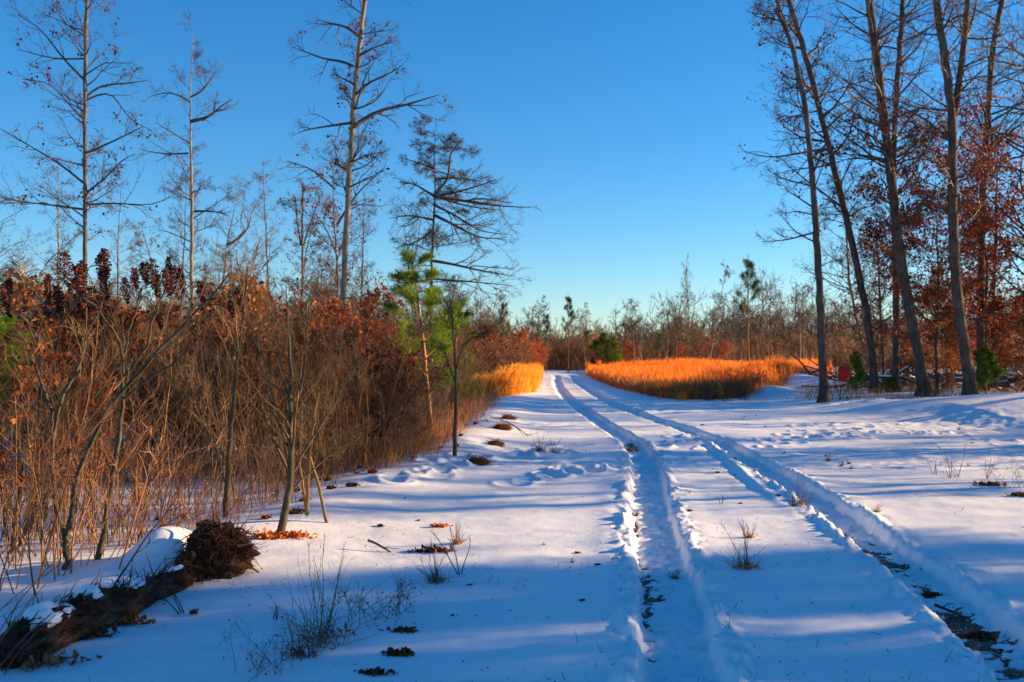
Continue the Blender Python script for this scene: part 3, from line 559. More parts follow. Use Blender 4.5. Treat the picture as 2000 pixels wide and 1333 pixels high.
SP = [(19, 10.0), (23, 8.4), (17, 5.5), (27, 10.5), (21, 4), (30, 8), (15.5, 8.8), (24, 12.2)]
# pines
PI = [proto_pine(400, 3.4, 1.0, 34), proto_pine(401, 2.0, .7, 30), proto_pine(402, 8, 2.0, 20, M_pineD, 'tall_pine', t0=.5, tuft=.34, needles=12, upb=.03)]
for (px, ptop, Y, j, lb, wd) in [(842, 508, 18.5, 0, 'bright green young pine with upturned tips rising from the brush', 1.3), (8, 552, 12.5, 0, 'green pine sapling cut by the left edge of the frame', 1.15), (880, 590, 24, 0, 'small green pine just right of the taller bright one', 1.1),
                             (1925, 683, 31, 1, 'bushy bright green pine seedling right of the forked oak', 1.3), (1672, 690, 32.5, 1, 'green pine seedling between the red cloth and the leaning oak', .8), (1655, 770, 29, 1, 'tiny green seedling at the foot of the snapped trunk', 1), (1740, 735, 33, 1, 'low spreading green seedling before the straight dark oak', 1.6),
                             (1175, 655, 82, 1, 'round bright green cedar at the far end of the road', 1.15), (1194, 662, 86, 1, 'second round green cedar just right of the first at the road end', 1.1)]:
    place_tree(PI[j], px, ptop, Y, (3.4, 2.0, 8)[j], lb, rng.random() * 6, wid=wd)
for (px, ptop, Y, lb, wd) in [(1462, 505, 75, 'tallest dark pine with a ragged tufted crown over the grass field', .62), (1110, 578, 88, 'thin pine with a small tufted head above the road end', .5), (1066, 612, 90, 'short dark pine left of the road end', .6), (985, 590, 78, 'dark green pine spire above the yellow grass patch', .5),
                         (1830, 520, 50, 'dark pine half hidden between the oaks of the right wood', .8), (1290, 650, 98, 'low dark pine in the scrub left of the spire', .9), (1325, 620, 100, 'dark pine behind the forked bare tree', .8), (1150, 645, 105, 'wide dark pine behind the round cedars', 1.2)]:
    place_tree(PI[2], px, ptop, Y, 8, lb, rng.random() * 6, wid=wd)
for p in SP: dup(PI[2], (p[0], p[1], gz(*p)), rng.random() * 6, .95, 'dark pine standing outside the clearing on the right', 'pines beyond the right side')
# ------------------------------------------------------------------ far woodland mass
def far_brush():
    rg = np.random.default_rng(19); n = 7000; Y = 97 + 30 * rg.random(n); X = (rg.random(n) - .5) * 1.5 * Y
    blades('far_brush', X, Y, 1.0 + 1.6 * rg.random(n), 7, M_twigR, 'low brown brush covering the ground under the distant woods', 'brush', 20, w=.02, spread=.35, lean=.35, bend=.1)
def far_woods():
    rg = np.random.default_rng(9); g = Geo(); N = 2400
    Y = 125 + 90 * rg.random(N); X = (rg.random(N) - .5) * 2.2 * Y * .62; H = (3.4 + 3.2 * (vn(X, Y, 24, 91) + .5) + 5.0 * rg.random(N) ** 4) * (.9 + Y / 500)
    S = np.c_[X, Y, hterrain(X, Y) - .2]; P = grow(S, np.c_[rg.normal(size=(N, 2)) * .08, np.ones(N)], H, 6, .05, .01, rg); R = np.linspace(.08, .03, 6)[None].repeat(N, 0); pxw = X / Y * F + 1000; dip = 1 - .42 * np.exp(-((pxw - 1170) / 170) ** 2); P[:, :, 2] = P[:, :1, 2] + (P[:, :, 2] - P[:, :1, 2]) * dip[:, None]; g.tubes(P, R, 4)
    c, r = sublevel(P, R, 10, .42, rg, t0=.1, n=4, wob=.1, up=.05, rmin=.035); g.tubes(c, r, 3)
    c, r = sublevel(c, r, 5, .5, rg, t0=.1, n=3, wob=.1, up=.05, rmin=.03); g.tubes(c, r, 3)
    o = g.build('far_woods', M_twig); tag(o, 'brown leafless woodland closing the horizon', 'woodland', kind='stuff')
far_woods()
# ------------------------------------------------------------------ broomsedge fields
def blades(name, X, Y, H, nb, mat, label, cat, seed, w=.012, spread=.12, lean=.12, kind='stuff', parent=None, bend=.06):
    rg = np.random.default_rng(seed); M = len(X) * nb; x = np.repeat(X, nb) + rg.normal(size=M) * spread; y = np.repeat(Y, nb) + rg.normal(size=M) * spread
    z = hterrain(x, y) - .03; L = np.repeat(H, nb) * (.55 + .55 * rg.random(M))
    P = grow(np.c_[x, y, z], np.c_[rg.normal(size=(M, 2)) * lean, np.ones(M)], L, 4, bend, 0, rg)
    a = rg.random(M) * 3.14; u = np.c_[np.cos(a), np.sin(a), np.zeros(M)][:, None, :]; wd = w * (np.array([.6, .9, 1., .25]))[None, :, None] * (.6 + .8 * rg.random(M))[:, None, None]
    V = np.stack([P - u * wd, P + u * wd], 2); idx = np.arange(M * 8).reshape(M, 4, 2)
    Q = np.stack([idx[:, :-1, 0], idx[:, :-1, 1], idx[:, 1:, 1], idx[:, 1:, 0]], -1)
    g = Geo(); g.add(V.reshape(-1, 3), Q.reshape(-1, 4)); o = g.build(name, mat, parent)
    if not parent: tag(o, label, cat, kind=kind)
    return o
rg = np.random.default_rng(31); n = 10500; px = 1150 + 465 * rg.random(n)
front = np.interp(px, [1145, 1160, 1190, 1240, 1290, 1330, 1400, 1470, 1530, 1600, 1640], [82, 66, 54, 43, 38.5, 36.5, 36, 38, 44, 52, 56]); back = np.interp(px, [1145, 1200, 1400, 1640], [92, 96, 92, 76])
front = front + .8 * rg.normal(size=n) + 2.2 * vn(px, px * 0, 22, 5); Y = front + (back - front) * rg.random(n) ** 1.3; X = (px - 1000) / F * Y; H = np.full(n, .76) * (.62 + .75 * vn(X, Y, 3.5, 71) + .5 * rg.random(n)) * (1 + .25 * vn(X, Y, .8, 73)) * np.clip((Y - front) / 2.5 + .55, .5, 1)
blades('broomsedge_field', X, Y, H, 15, M_sedge, 'glowing orange dry grass field right of the road', 'dry grass', 32, w=.014)
n = 1500; px = 1180 + 420 * rg.random(n); fr_ = np.interp(px, [1145, 1160, 1190, 1240, 1290, 1330, 1400, 1470, 1530, 1600, 1640], [82, 66, 54, 43, 38.5, 36.5, 36, 38, 44, 52, 56]) - .9 + 1.6 * rg.random(n); X = (px - 1000) / F * fr_
blades('straw_fringe', X, fr_, np.full(n, .6) * (.6 + .8 * rg.random(n)), 14, M_straw, 'pale brown matted grass fringe in front of the orange field', 'dry grass', 33, w=.012, lean=.45, bend=.2)
n = 2600; Y = 35 + 38 * rg.random(n) ** 1.2; xr = np.interp(Y, [33, 35, 40, 50, 60, 75], [-.7, -.1, .75, 1.15, 1.5, 2.1]); X = xr - .1 - (.55 + .022 * Y) * rg.random(n) + .12 * rg.normal(size=n)
blades('broomsedge_patch', X, Y, np.full(n, .85) * (.6 + .5 * rg.random(n)) * (1 + .5 * vn(X, Y, 1.5, 72)), 20, M_sedgeY, 'bright yellow orange grass patch at the left edge of the road', 'dry grass', 34, w=.013)
far_brush()
# thin stalks and weeds between the bushes on the left
n = 1500; Y = 8.2 + 30 * rg.random(n) ** 1.3; X = np.array([bnd(v) for v in Y]) - .15 - (Y * .5) * rg.random(n) ** 1.25
blades('undergrowth', X, Y, .12 + .6 * rg.random(n) ** 1.6, 6, M_brown, 'brown weeds and thin stalks standing in the snow among the brush', 'undergrowth', 35, w=.0032, spread=.12, lean=.42, bend=.14)
n = 900; Y = 13 + 20 * rg.random(n) ** 1.2; X = np.array([bnd(v) for v in Y]) - .05 - (Y * .13) * rg.random(n) ** 1.3
blades('golden_undergrowth', X, Y, .2 + .45 * rg.random(n), 9, M_straw, 'golden brown fine grass along the road side of the brush', 'dry grass', 36, w=.003, spread=.13, lean=.5, bend=.16)
n = 500; px = 1560 + 430 * rg.random(n); Y = 30 + 9 * rg.random(n); X = (px - 1000) / F * Y
blades('wood_floor_weeds', X, Y, .15 + .5 * rg.random(n) ** 2, 6, M_brown, 'brown weeds on the snow at the foot of the right wood', 'undergrowth', 37, w=.006, spread=.2, lean=.4, bend=.15)
# slim upright saplings in the near brush
SAP = [proto_shrub(500 + i, 2.6, 4, .25, (M_twigO, M_twigR)[i % 2], sub=(8, 3), r=.011, lean=.16, name='slender_sapling', cat='sapling') for i in range(5)]
pts = []
while len(pts) < 62:
    y = 7.4 + 10 * rng.random(); x = bnd(y) - .35 - 5 * rng.random() ** 1.3
    if x < -.55 * y - .3: continue
    pts.append((x, y, (1.55 + .045 * y) / 2.7))
scatter(SAP, pts, rng, 'clump of slender upright bare stems in the near part of the left brush', 'slender stems in the near brush', (.55, 1.05), tilt=.1)
for (px, Y, s_, lb) in [(1418, 33.6, .62, 'dark brown low shrub standing on the snow before the middle of the orange field'), (1385, 34.4, .45, 'smaller brown shrub left of the dark one before the orange field'), (1452, 34.0, .55, 'brown shrub right of the dark one before the orange field'), (1480, 36.2, .5, 'low brown shrub at the right of the row before the orange field')]:
    x = (px - 1000) / F * Y; dup(B[1], (x, Y, gz(x, Y)), px * .1, s_, lb)
rge = np.random.default_rng(88); pts = [(bnd(y) - .12 - .8 * rge.random(), y, (1.55 + .02 * y) / 2.7) for y in 9.3 + 8 * rge.random(30)]
scatter(SAP + B[:1], pts, rge, 'low twiggy stems along the open edge of the left brush', 'twiggy stems along the brush edge', (.35, .8), tilt=.14)
# ------------------------------------------------------------------ near traced shrubs
def stems_thing(name, label, cat, Y, stems, seed, mat=M_stem, tmat=M_twigO, sub=(8, 5, 3), lr=(.32, .5, .5), t0=.4, tw=.003, heads=(), up=.07, leaves=0, lmat=None, base=None, ang=(.35, .85)):
    rg = np.random.default_rng(seed); p0 = at(*stems[0][0][0], Y); z0 = gz(p0[0], Y) - .03
    root = thing(name, label, cat, (p0[0], Y, z0)); O = np.array([p0[0], Y, z0]); g = Geo(); PP = []; RR = []
    for (pts_, w0, w1) in stems:
        q = np.array([at(a, b, Y) for a, b in pts_]) - O; q[:, 1] += np.linspace(0, rg.normal() * .35, len(q)) if len(PP) else 0
        if not PP: q[0][2] = 0
        q = smooth_path(q, 14); q[1:-1] += .006 * rg.normal(size=(12, 3)); R = np.linspace(w0, w1, 14) * Y / F / 2; PP.append(q); RR.append(R)
    P = np.array(PP); R = np.array(RR); g.tubes(P, R, 9); ch = [g.build('stems', mat, root)]
    gb = Geo(); cur, cR = P, R
    for li, c in enumerate(sub):
        cur, cR = sublevel(cur, cR, c, lr[li], rg, t0=t0 if li == 0 else .15, n=(7, 5, 4)[li], wob=.11, up=up, rmin=tw, ang=ang, rr=.5, lmin=.08); gb.tubes(cur, cR, 4)
    ch.append(gb.build('branches', tmat, root))
    for (hx, hy, hl) in heads:
        c = at(hx, hy, Y) - O; c[1] += rg.normal() * .25; L = hl * Y / F * .8; k = 340
        t = rg.random(k); rr = L * .2 * np.sin(np.pi * (t * .85 + .12)) * rg.random(k) ** .5; a = rg.random(k) * 6.28; cv = .15 * L
        C = c + np.c_[rr * np.cos(a) + cv * t * t, rr * np.sin(a), -t * L]; gh = Geo(); gh.leaves(C, .016, rg, .3, .5)
        # stalk arching to the head
        j = np.argmin(np.linalg.norm(cur[:, -1] - c, axis=1)); s0 = cur[j, -1]; q = smooth_path(np.array([s0, (s0 + c) / 2 + [0, 0, .04], c + [0, 0, .02], c - [0, 0, L * .6]]), 8); gh.tubes(q, np.full(8, .004), 4)
        hd = gh.build('seed_head', M_sumac, root); ch.append(hd)
    if leaves:
        k = rg.choice(len(cur), min(leaves, len(cur)), replace=False); gl = Geo(); gl.leaves(np.repeat(cur[k, -1], 3, 0) + rg.normal(size=(len(k) * 3, 3)) * .03, .05, rg); ch.append(gl.build('leaves', lmat, root))
    return reg(root, *ch)
stems_thing('sumac', 'forked grey sumac stem rising from behind the fallen log with drooping dark red seed heads', 'shrub', 7.2,
    [([(130, 1150), (131, 1090), (128, 1045)], 15, 13), ([(128, 1045), (105, 1000), (97, 950), (100, 850), (103, 790), (140, 745), (162, 660), (160, 600)], 11, 4), ([(130, 1045), (150, 1000), (165, 930), (190, 880), (240, 800), (345, 685), (440, 600), (490, 545)], 11, 3), ([(100, 800), (60, 740), (20, 690), (-10, 650)], 8, 3), ([(162, 660), (120, 610), (90, 560)], 4, 3), ([(165, 660), (205, 600), (215, 560)], 4, 3)], 61, sub=(5, 3, 2), t0=.45, tw=.003,
    heads=[(95, 495, 55), (165, 500, 90), (150, 515, 80), (178, 525, 70), (25, 545, 35), (100, 565, 70), (128, 560, 60), (85, 535, 60)])
stems_thing('sumac', 'slender curved sumac stem second from the left with a cluster of dark seed heads', 'shrub', 7.6,
    [([(188, 1130), (203, 1070), (215, 950), (235, 850), (240, 790), (240, 700)], 13, 6), ([(240, 700), (225, 640), (180, 590), (140, 540)], 6, 3), ([(240, 740), (290, 680), (300, 620), (330, 560)], 6, 3), ([(240, 780), (300, 740), (380, 690), (420, 640)], 5, 2), ([(240, 700), (250, 620), (260, 560)], 5, 3)], 62, sub=(5, 3, 2), t0=.45,
    heads=[(205, 500, 70), (215, 530, 70), (240, 520, 50), (212, 490, 60), (300, 505, 95), (295, 530, 60), (325, 518, 80), (360, 535, 60), (335, 520, 60), (318, 500, 50), (276, 512, 50), (395, 550, 50)])
stems_thing('sumac', 'upper branching sumac behind the forked one, its twigs crossing the sky', 'shrub', 9.2,
    [([(60, 1030), (75, 900), (110, 780), (105, 700)], 10, 6), ([(105, 700), (60, 620), (20, 590)], 5, 3), ([(105, 700), (140, 620), (200, 580)], 5, 3), ([(110, 780), (190, 700), (250, 590)], 5, 3)], 63, sub=(6, 3, 2), t0=.4,
    heads=[(40, 575, 60), (60, 560, 50), (190, 560, 60), (250, 545, 60), (310, 610, 45), (460, 560, 45), (470, 590, 40)])
stems_thing('olive_sapling', 'straight olive barked sapling rising behind the upturned root ball', 'sapling', 9.5,
    [([(441, 1020), (444, 930), (455, 800), (463, 690), (480, 600), (483, 520)], 13, 3), ([(445, 960), (400, 880), (350, 800), (300, 740)], 4, 2)], 64, sub=(18, 6, 2), t0=.12, up=.08, tw=.0024)
stems_thing('branching_sapling', 'bushy many twigged sapling beside the curved foot at the road edge', 'sapling', 8.5,
    [([(545, 1062), (562, 1005), (570, 900), (566, 790), (569, 700), (562, 590)], 17, 3), ([(568, 930), (610, 850), (650, 780), (690, 700)], 5, 2), ([(568, 880), (520, 800), (490, 700), (470, 640)], 5, 2), ([(567, 830), (600, 740), (610, 650), (620, 600)], 5, 2), ([(569, 850), (545, 760), (530, 680), (500, 600)], 5, 2), ([(568, 960), (620, 905), (700, 850)], 4, 2)], 65, sub=(12, 6, 2), t0=.25, up=.09, lr=(.36, .5, .5), tmat=M_twigO, tw=.0024)
stems_thing('olive_sapling', 'thin pale olive sapling at the right end of the brush', 'sapling', 14.5,
    [([(888, 910), (890, 800), (891, 720), (884, 640), (880, 590)], 9, 3), ([(892, 720), (905, 670), (940, 655), (960, 640)], 4, 2)], 66, mat=M_twigO, sub=(11, 5, 2), t0=.15, up=.08)
stems_thing('leaning_sapling', 'pair of sunlit yellow stems leaning left beside the bushy sapling', 'sapling', 9.2,
    [([(640, 985), (615, 920), (590, 850), (560, 790)], 7, 4), ([(600, 1005), (612, 930), (625, 850), (650, 760)], 9, 4), ([(600, 1000), (590, 900), (600, 800)], 6, 3)], 67, mat=M_twigO, sub=(6, 4, 2))
stems_thing('leafy_twig_shrub', 'little shrub with glowing orange leaves at the far left', 'shrub', 8.0,
    [([(20, 1090), (30, 980), (60, 850), (80, 700)], 8, 3), ([(20, 1090), (5, 960), (10, 900)], 6, 3), ([(30, 1080), (60, 1000), (100, 900), (130, 830)], 6, 3)], 68, sub=(7, 4, 2), leaves=90, lmat=M_orange)
# tangle of dark shoots behind the log
TG = proto_shrub(520, 1.5, 30, .7, M_twigR, sub=(5, 3), r=.007, lean=.5, name='shoot_thicket')
for (px, Y, s, lb) in [(30, 6.9, 1., 'dense tangle of dark shoots behind the log at the left edge'), (95, 7.6, .9, 'dense tangle of shoots behind the forked sumac stem'), (215, 8.2, .8, 'loose tangle of shoots behind the second sumac stem'), (-30, 8.2, 1.2, 'dark shoots at the very left edge behind the first tangle'), (330, 9.8, .7, 'thin tangle of shoots behind the snow heap'), (60, 9.0, 1.2, 'tall tangle of shoots behind the left sumacs')]:
    x = (px - 1000) / F * Y; dup(TG, (x, Y, gz(x, Y)), rng.random() * 6, s, lb)
# reddish canes in the lower left corner
def canes():
    rg = np.random.default_rng(90); p0 = at(-60, 1330, 4.9); z0 = gz(p0[0], 4.9) - .02; root = thing('red_canes', 'thin reddish canes arching up across the log in the lower left corner', 'shrub', (p0[0], 4.9, z0)); O = np.array([p0[0], 4.9, z0]); P = []
    for (a, b, c, d) in [(-40, 1330, 90, 1140), (-40, 1300, 130, 1070), (-30, 1280, 60, 1010), (-50, 1250, 115, 1105), (-30, 1340, 150, 1160), (-60, 1200, 40, 1040), (-40, 1340, 60, 1180), (-10, 1350, 110, 1200), (-60, 1330, 20, 1000)]:
        q = np.array([at(a, b, 4.9), at((a + c) / 2 - 12, (b + d) / 2 - 8, 5.0), at(c, d, 5.1)]) - O; P.append(smooth_path(q, 9))
    P = np.array(P); g = Geo(); R = np.linspace(.004, .0018, 9)[None].repeat(len(P), 0); g.tubes(P, R, 5); c, r = sublevel(P, R, 3, .35, rg, n=5, wob=.08, up=.05, rmin=.0013, ang=(.25, .6)); g.tubes(c, r, 4); reg(root, g.build('stems', M_canes, root))
canes()
# ------------------------------------------------------------------ fallen log with root ball
def log():
    rg = np.random.default_rng(70)
    M_log = bark('rotten_log', [(.010, .005, .004), (.04, .017, .010), (.11, .047, .025), (.30, .19, .12)], scale=(30, 5, 30), bump=1., dist=.03)
    M_root = bark('root_soil', [(.02, .011, .007), (.075, .037, .02), (.18, .09, .045)], scale=(22, 22, 22), bump=1., dist=.03)
    root = thing('fallen_log', 'dark rotten fallen log with an upturned root ball, patched with snow, lower left', 'log', (0, 0, 0))
    px = [(0, 1262, 5.0, .12), (50, 1235, 5.2, .155), (110, 1210, 5.45, .17), (170, 1190, 5.7, .165), (230, 1165, 6.05, .14), (280, 1142, 6.35, .125), (330, 1122, 6.65, .11), (370, 1105, 6.9, .10)]
    C = []; 
    for (a, b, Y, r) in px:
        p = at(a, b, Y); r *= .78; C.append([p[0], Y, gz(p[0], Y) + r * .6, r])
    S = smooth_path(np.array(C), 90); Pc = S[:, :3]; R = S[:, 3]; k = 40
    O = np.array([Pc[45][0], Pc[45][1], 0.]); root.location = [float(v) for v in O]
    T = np.gradient(Pc, axis=0); T /= np.linalg.norm(T, axis=1, keepdims=True); U = np.cross(T, [0, 0, 1.]); U /= np.linalg.norm(U, axis=1, keepdims=True); W = np.cross(U, T)
    a = np.arange(k) / k * 2 * np.pi; ii = np.arange(90)[:, None]
    dsp = .95 + .4 * vn(ii * .25 + 0 * a, a[None] * 2 + ii * 0, 2.2, 81) + .22 * vn(ii * .4 + 0 * a, a[None] * 5 + ii * 0, 1.2, 82) + .3 * vn(ii * .14 + 0 * a, a[None] * 14 + ii * 0, 1., 83)
    dsp[:, 0] = dsp[:, 0]; endt = np.minimum(1, np.minimum(ii, 89 - ii) / 2. + .15); rr = R[:, None] * dsp * endt
    V = Pc[:, None] + rr[:, :, None] * (np.cos(a)[None, :, None] * U[:, None] + np.sin(a)[None, :, None] * W[:, None]) - O
    idx = np.arange(90 * k).reshape(90, k); Q = np.stack([idx[:-1], np.roll(idx[:-1], -1, 1), np.roll(idx[1:], -1, 1), idx[1:]], -1); g = Geo(); g.add(V.reshape(-1, 3), Q.reshape(-1, 4))
    # splinters
    n = 500; i = rg.integers(3, 86, n); an = rg.random(n) * 3.14; s = Pc[i] + (R[i] * .95)[:, None] * (np.cos(an)[:, None] * U[i] + np.sin(an)[:, None] * W[i]) - O
    g.tubes(grow(s, T[i] * 1. + rg.normal(size=(n, 3)) * .35, .05 + .16 * rg.random(n), 4, .15, 0, rg), np.linspace(.005, .0015, 4)[None].repeat(n, 0), 3)
    g.build('log_trunk', M_log, root)
    # root ball
    def blob(c, rad3, seed, nu=60, nv=36, amp=.75):
        u = np.arange(nu) / nu * 2 * np.pi; v = np.linspace(0, np.pi, nv); uu, vv = np.meshgrid(u, v)
        x = np.sin(vv) * np.cos(uu); y = np.sin(vv) * np.sin(uu); z = np.cos(vv)
        d = 1 + amp * (vn(x + z * .7, y + z * 1.3, .55, seed) + .6 * vn(x * 1.3 - z, y + z * .4, .25, seed + 1) + .4 * vn(x - z * .6, y - z, .1, seed + 2))
        P = np.stack([x * d * rad3[0], y * d * rad3[1], z * d * rad3[2]], -1) + c; idx = np.arange(nu * nv).reshape(nv, nu)
        return P.reshape(-1, 3), np.stack([idx[:-1], np.roll(idx[:-1], -1, 1), np.roll(idx[1:], -1, 1), idx[1:]], -1).reshape(-1, 4)
    g = Geo(); c1 = at(428, 1075, 7.2) - O; c2 = at(385, 1112, 7.05) - O
    for c, r3, sd in ((c1 + [-.03, 0, .02], (.15, .14, .15), 5), (c2, (.13, .14, .12), 8), (at(462, 1082, 7.25) - O, (.12, .13, .10), 12), (at(405, 1045, 7.25) - O, (.09, .1, .08), 15), (at(440, 1105, 7.1) - O, (.12, .12, .09), 18)):
        v, q = blob(c, r3, sd); g.add(v, q)
    g.build('root_ball', M_root, root)
    g = Geo(); n = 1300; d = rg.normal(size=(n, 3)); d[:, 1] -= .4; d /= np.linalg.norm(d, axis=1, keepdims=True); w_ = rg.random(n)
    cc = np.where(w_[:, None] < .6, c1, c2); r3 = np.where(w_[:, None] < .6, np.array([.22, .2, .19]), np.array([.15, .16, .14])); s = cc + d * r3 * .95
    t = np.cross(d, rg.normal(size=(n, 3))) + d * .35; P = grow(s, t, .06 + .16 * rg.random(n) ** 2, 6, .38, -.06, rg); g.tubes(P, np.linspace(.0035, .001, 6)[None].repeat(n, 0), 3)
    s = c1 + np.array([[.03, -.06, .02]]) + rg.normal(size=(24, 3)) * .08; P = grow(s, np.c_[rg.normal(size=(24, 1)) + .25, rg.normal(size=(24, 1)) * .6, .1 + .8 * rg.normal(size=(24, 1))], .16 + .26 * rg.random(24), 7, .25, -.06, rg); g.tubes(P, np.linspace(.013, .002, 7)[None].repeat(24, 0), 5)
    g.build('roots', M_litter, root)
    # snow lying along the top of the log
    for (a0, a1, w0_, th) in ((8, 26, 1.0, .035), (30, 37, .7, .022), (50, 66, .8, .025), (74, 84, .8, .022)):
        na = 22; m = (a1 - a0) * 2 + 1; si = np.linspace(a0, a1, m); an = np.linspace(-1, 1, na) * w0_
        pc = np.stack([np.interp(si, np.arange(90), Pc[:, q]) for q in range(3)], 1); rr_ = np.stack([np.interp(si, np.arange(90), rr[:, q]) for q in range(k)], 1)
        tt = np.linspace(0, 1, m)[:, None]; e = np.sqrt(np.clip(np.sin(np.pi * tt) * np.cos(an[None] / w0_ * np.pi / 2), 0, 1)); nz = vn(tt * m * .3 + 0 * an, an[None] * 3 + 0 * tt, 1.2, a0 + 7)
        off = th * (e * (1.1 + 1.4 * nz)) - .03 * (1 - e) + 0 * nz; u0 = U[45][None, None] * np.sin(an)[None, :, None] + W[45][None, None] * np.cos(an)[None, :, None]
        ang_ = (np.pi / 2 - an) % (2 * np.pi) / (2 * np.pi) * k; rl = np.stack([np.interp(ang_, np.arange(k), rr_[q]) for q in range(m)]); rl = .5 * rl + .5 * rl.mean(1, keepdims=True)
        V = pc[:, None] + u0 * (rl + off)[:, :, None] - O; idx = np.arange(m * na).reshape(m, na); g = Geo(); g.add(V.reshape(-1, 3), np.stack([idx[:-1, :-1], idx[:-1, 1:], idx[1:, 1:], idx[1:, :-1]], -1)); g.build('snow_patch', M_snow2, root)
log()
# ------------------------------------------------------------------ foreground bits in the snow
def wpt(px, py): Y = dist_of(py); return np.array([(px - 1000) / F * Y, Y])
def bit(name, label, cat, px, py, kind, h, seed, mat=None, group=None):
    rg = np.random.default_rng(seed); p = wpt(px, py); z = gz(p[0], p[1]); root = thing(name, label, cat, (p[0], p[1], z), group=group)
    g = Geo()
    if kind == 'tuft':        # short grass tuft with a dense foot
        n = 70; S = np.c_[rg.normal(size=(n, 2)) * h * .12, -.01 * np.ones(n)]; P = grow(S, np.c_[rg.normal(size=(n, 2)) * .55, np.ones(n)], h * (.25 + .6 * rg.random(n) ** 2), 6, .16, -.05, rg); g.tubes(P, np.linspace(.0022, .0008, 6)[None].repeat(n, 0), 3)
        n = 60; C = np.c_[rg.normal(size=(n, 2)) * h * .14, .012 + .02 * rg.random(n)]; g.leaves(C, h * .09, rg, .1, .12)
        a = g.build('grass', mat or M_strawG, root); ch = [a]
        g2 = Geo(); n = 5; S = np.c_[rg.normal(size=(n, 2)) * .02, np.zeros(n)]; P = grow(S, np.c_[rg.normal(size=(n, 2)) * .2, np.ones(n)], h * (.7 + .4 * rg.random(n)), 8, .07, 0, rg); R = np.linspace(.0025, .001, 8)[None].repeat(n, 0); g2.tubes(P, R, 4)
        c, r = sublevel(P, R, 6, .2, rg, t0=.4, n=4, wob=.1, up=.03, rmin=.0011, ang=(.3, .7)); g2.tubes(c, r, 3); ch.append(g2.build('stalks', M_twigR, root)); reg(root, *ch)
    elif kind == 'stalk':
        n = 3; S = np.c_[rg.normal(size=(n, 2)) * .02, -.02 * np.ones(n)]; P = grow(S, np.c_[rg.normal(size=(n, 2)) * .3, np.ones(n)], h * (.5 + .6 * rg.random(n)), 8, .06, 0, rg); R = np.linspace(.005, .0018, 8)[None].repeat(n, 0); g.tubes(P, R, 5)
        c, r = sublevel(P, R, 3, .3, rg, t0=.35, n=4, wob=.1, up=.03, rmin=.0015, ang=(.3, .7)); g.tubes(c, r, 3); reg(root, g.build('stalks', mat or M_twig, root))
    elif kind == 'weed':      # fine branching weed
        n = 11; S = np.c_[rg.normal(size=(n, 2)) * .09, -.01 * np.ones(n)]; P = grow(S, np.c_[rg.normal(size=(n, 2)) * .5, np.ones(n)], h * (.4 + .7 * rg.random(n)), 8, .1, -.02, rg); rk = 1 if h < .5 else 2.5; R = np.linspace(.002, .0009, 8)[None].repeat(n, 0) * rk; g.tubes(P, R, 4)
        c, r = sublevel(P, R, 6, .3, rg, t0=.3, n=5, wob=.14, up=.02, rmin=.0009 * rk); g.tubes(c, r, 3); c2, r2 = sublevel(c, r, 3, .4, rg, n=3, rmin=.0007 * rk); g.tubes(c2, r2, 3)
        g.leaves(c2[::3, -1], .012, rg, .2, .5); reg(root, g.build('stalks', mat or M_twig, root))
    elif kind == 'branch':    # fallen branch piece
        P = grow(np.array([[-h * .5, 0, h * .25]]), np.array([[1., rg.normal() * .3, -.32]]), h, 9, .1, 0, rg); R = np.linspace(.011, .004, 9)[None]; g.tubes(P, R, 6)
        c, r = sublevel(P, R, 5, .4, rg, t0=.15, n=5, wob=.15, up=-.03, rmin=.003, ang=(.5, 1.)); g.tubes(c, r, 4); reg(root, g.build('wood', mat or M_barkR, root))
    elif kind == 'clump':     # lumps of leaves and soil showing through snow
        n = 170; C = np.c_[rg.normal(size=(n, 1)) * h * .5, rg.normal(size=(n, 1)) * h * .25, .01 + .05 * h * rg.random((n, 1))]; g.leaves(C, min(.045, .018 + h * .11), rg, .1, .42)
        n = 40; S = np.c_[rg.normal(size=(n, 1)) * h * .4, rg.normal(size=(n, 1)) * h * .2, np.full((n, 1), .01)]; P = grow(S, np.c_[rg.normal(size=(n, 2)), .35 * np.ones(n)], h * .3, 5, .3, -.1, rg); g.tubes(P, np.linspace(.003, .001, 5)[None].repeat(n, 0), 3)
        reg(root, g.build('litter', mat or M_litter, root))
    return root
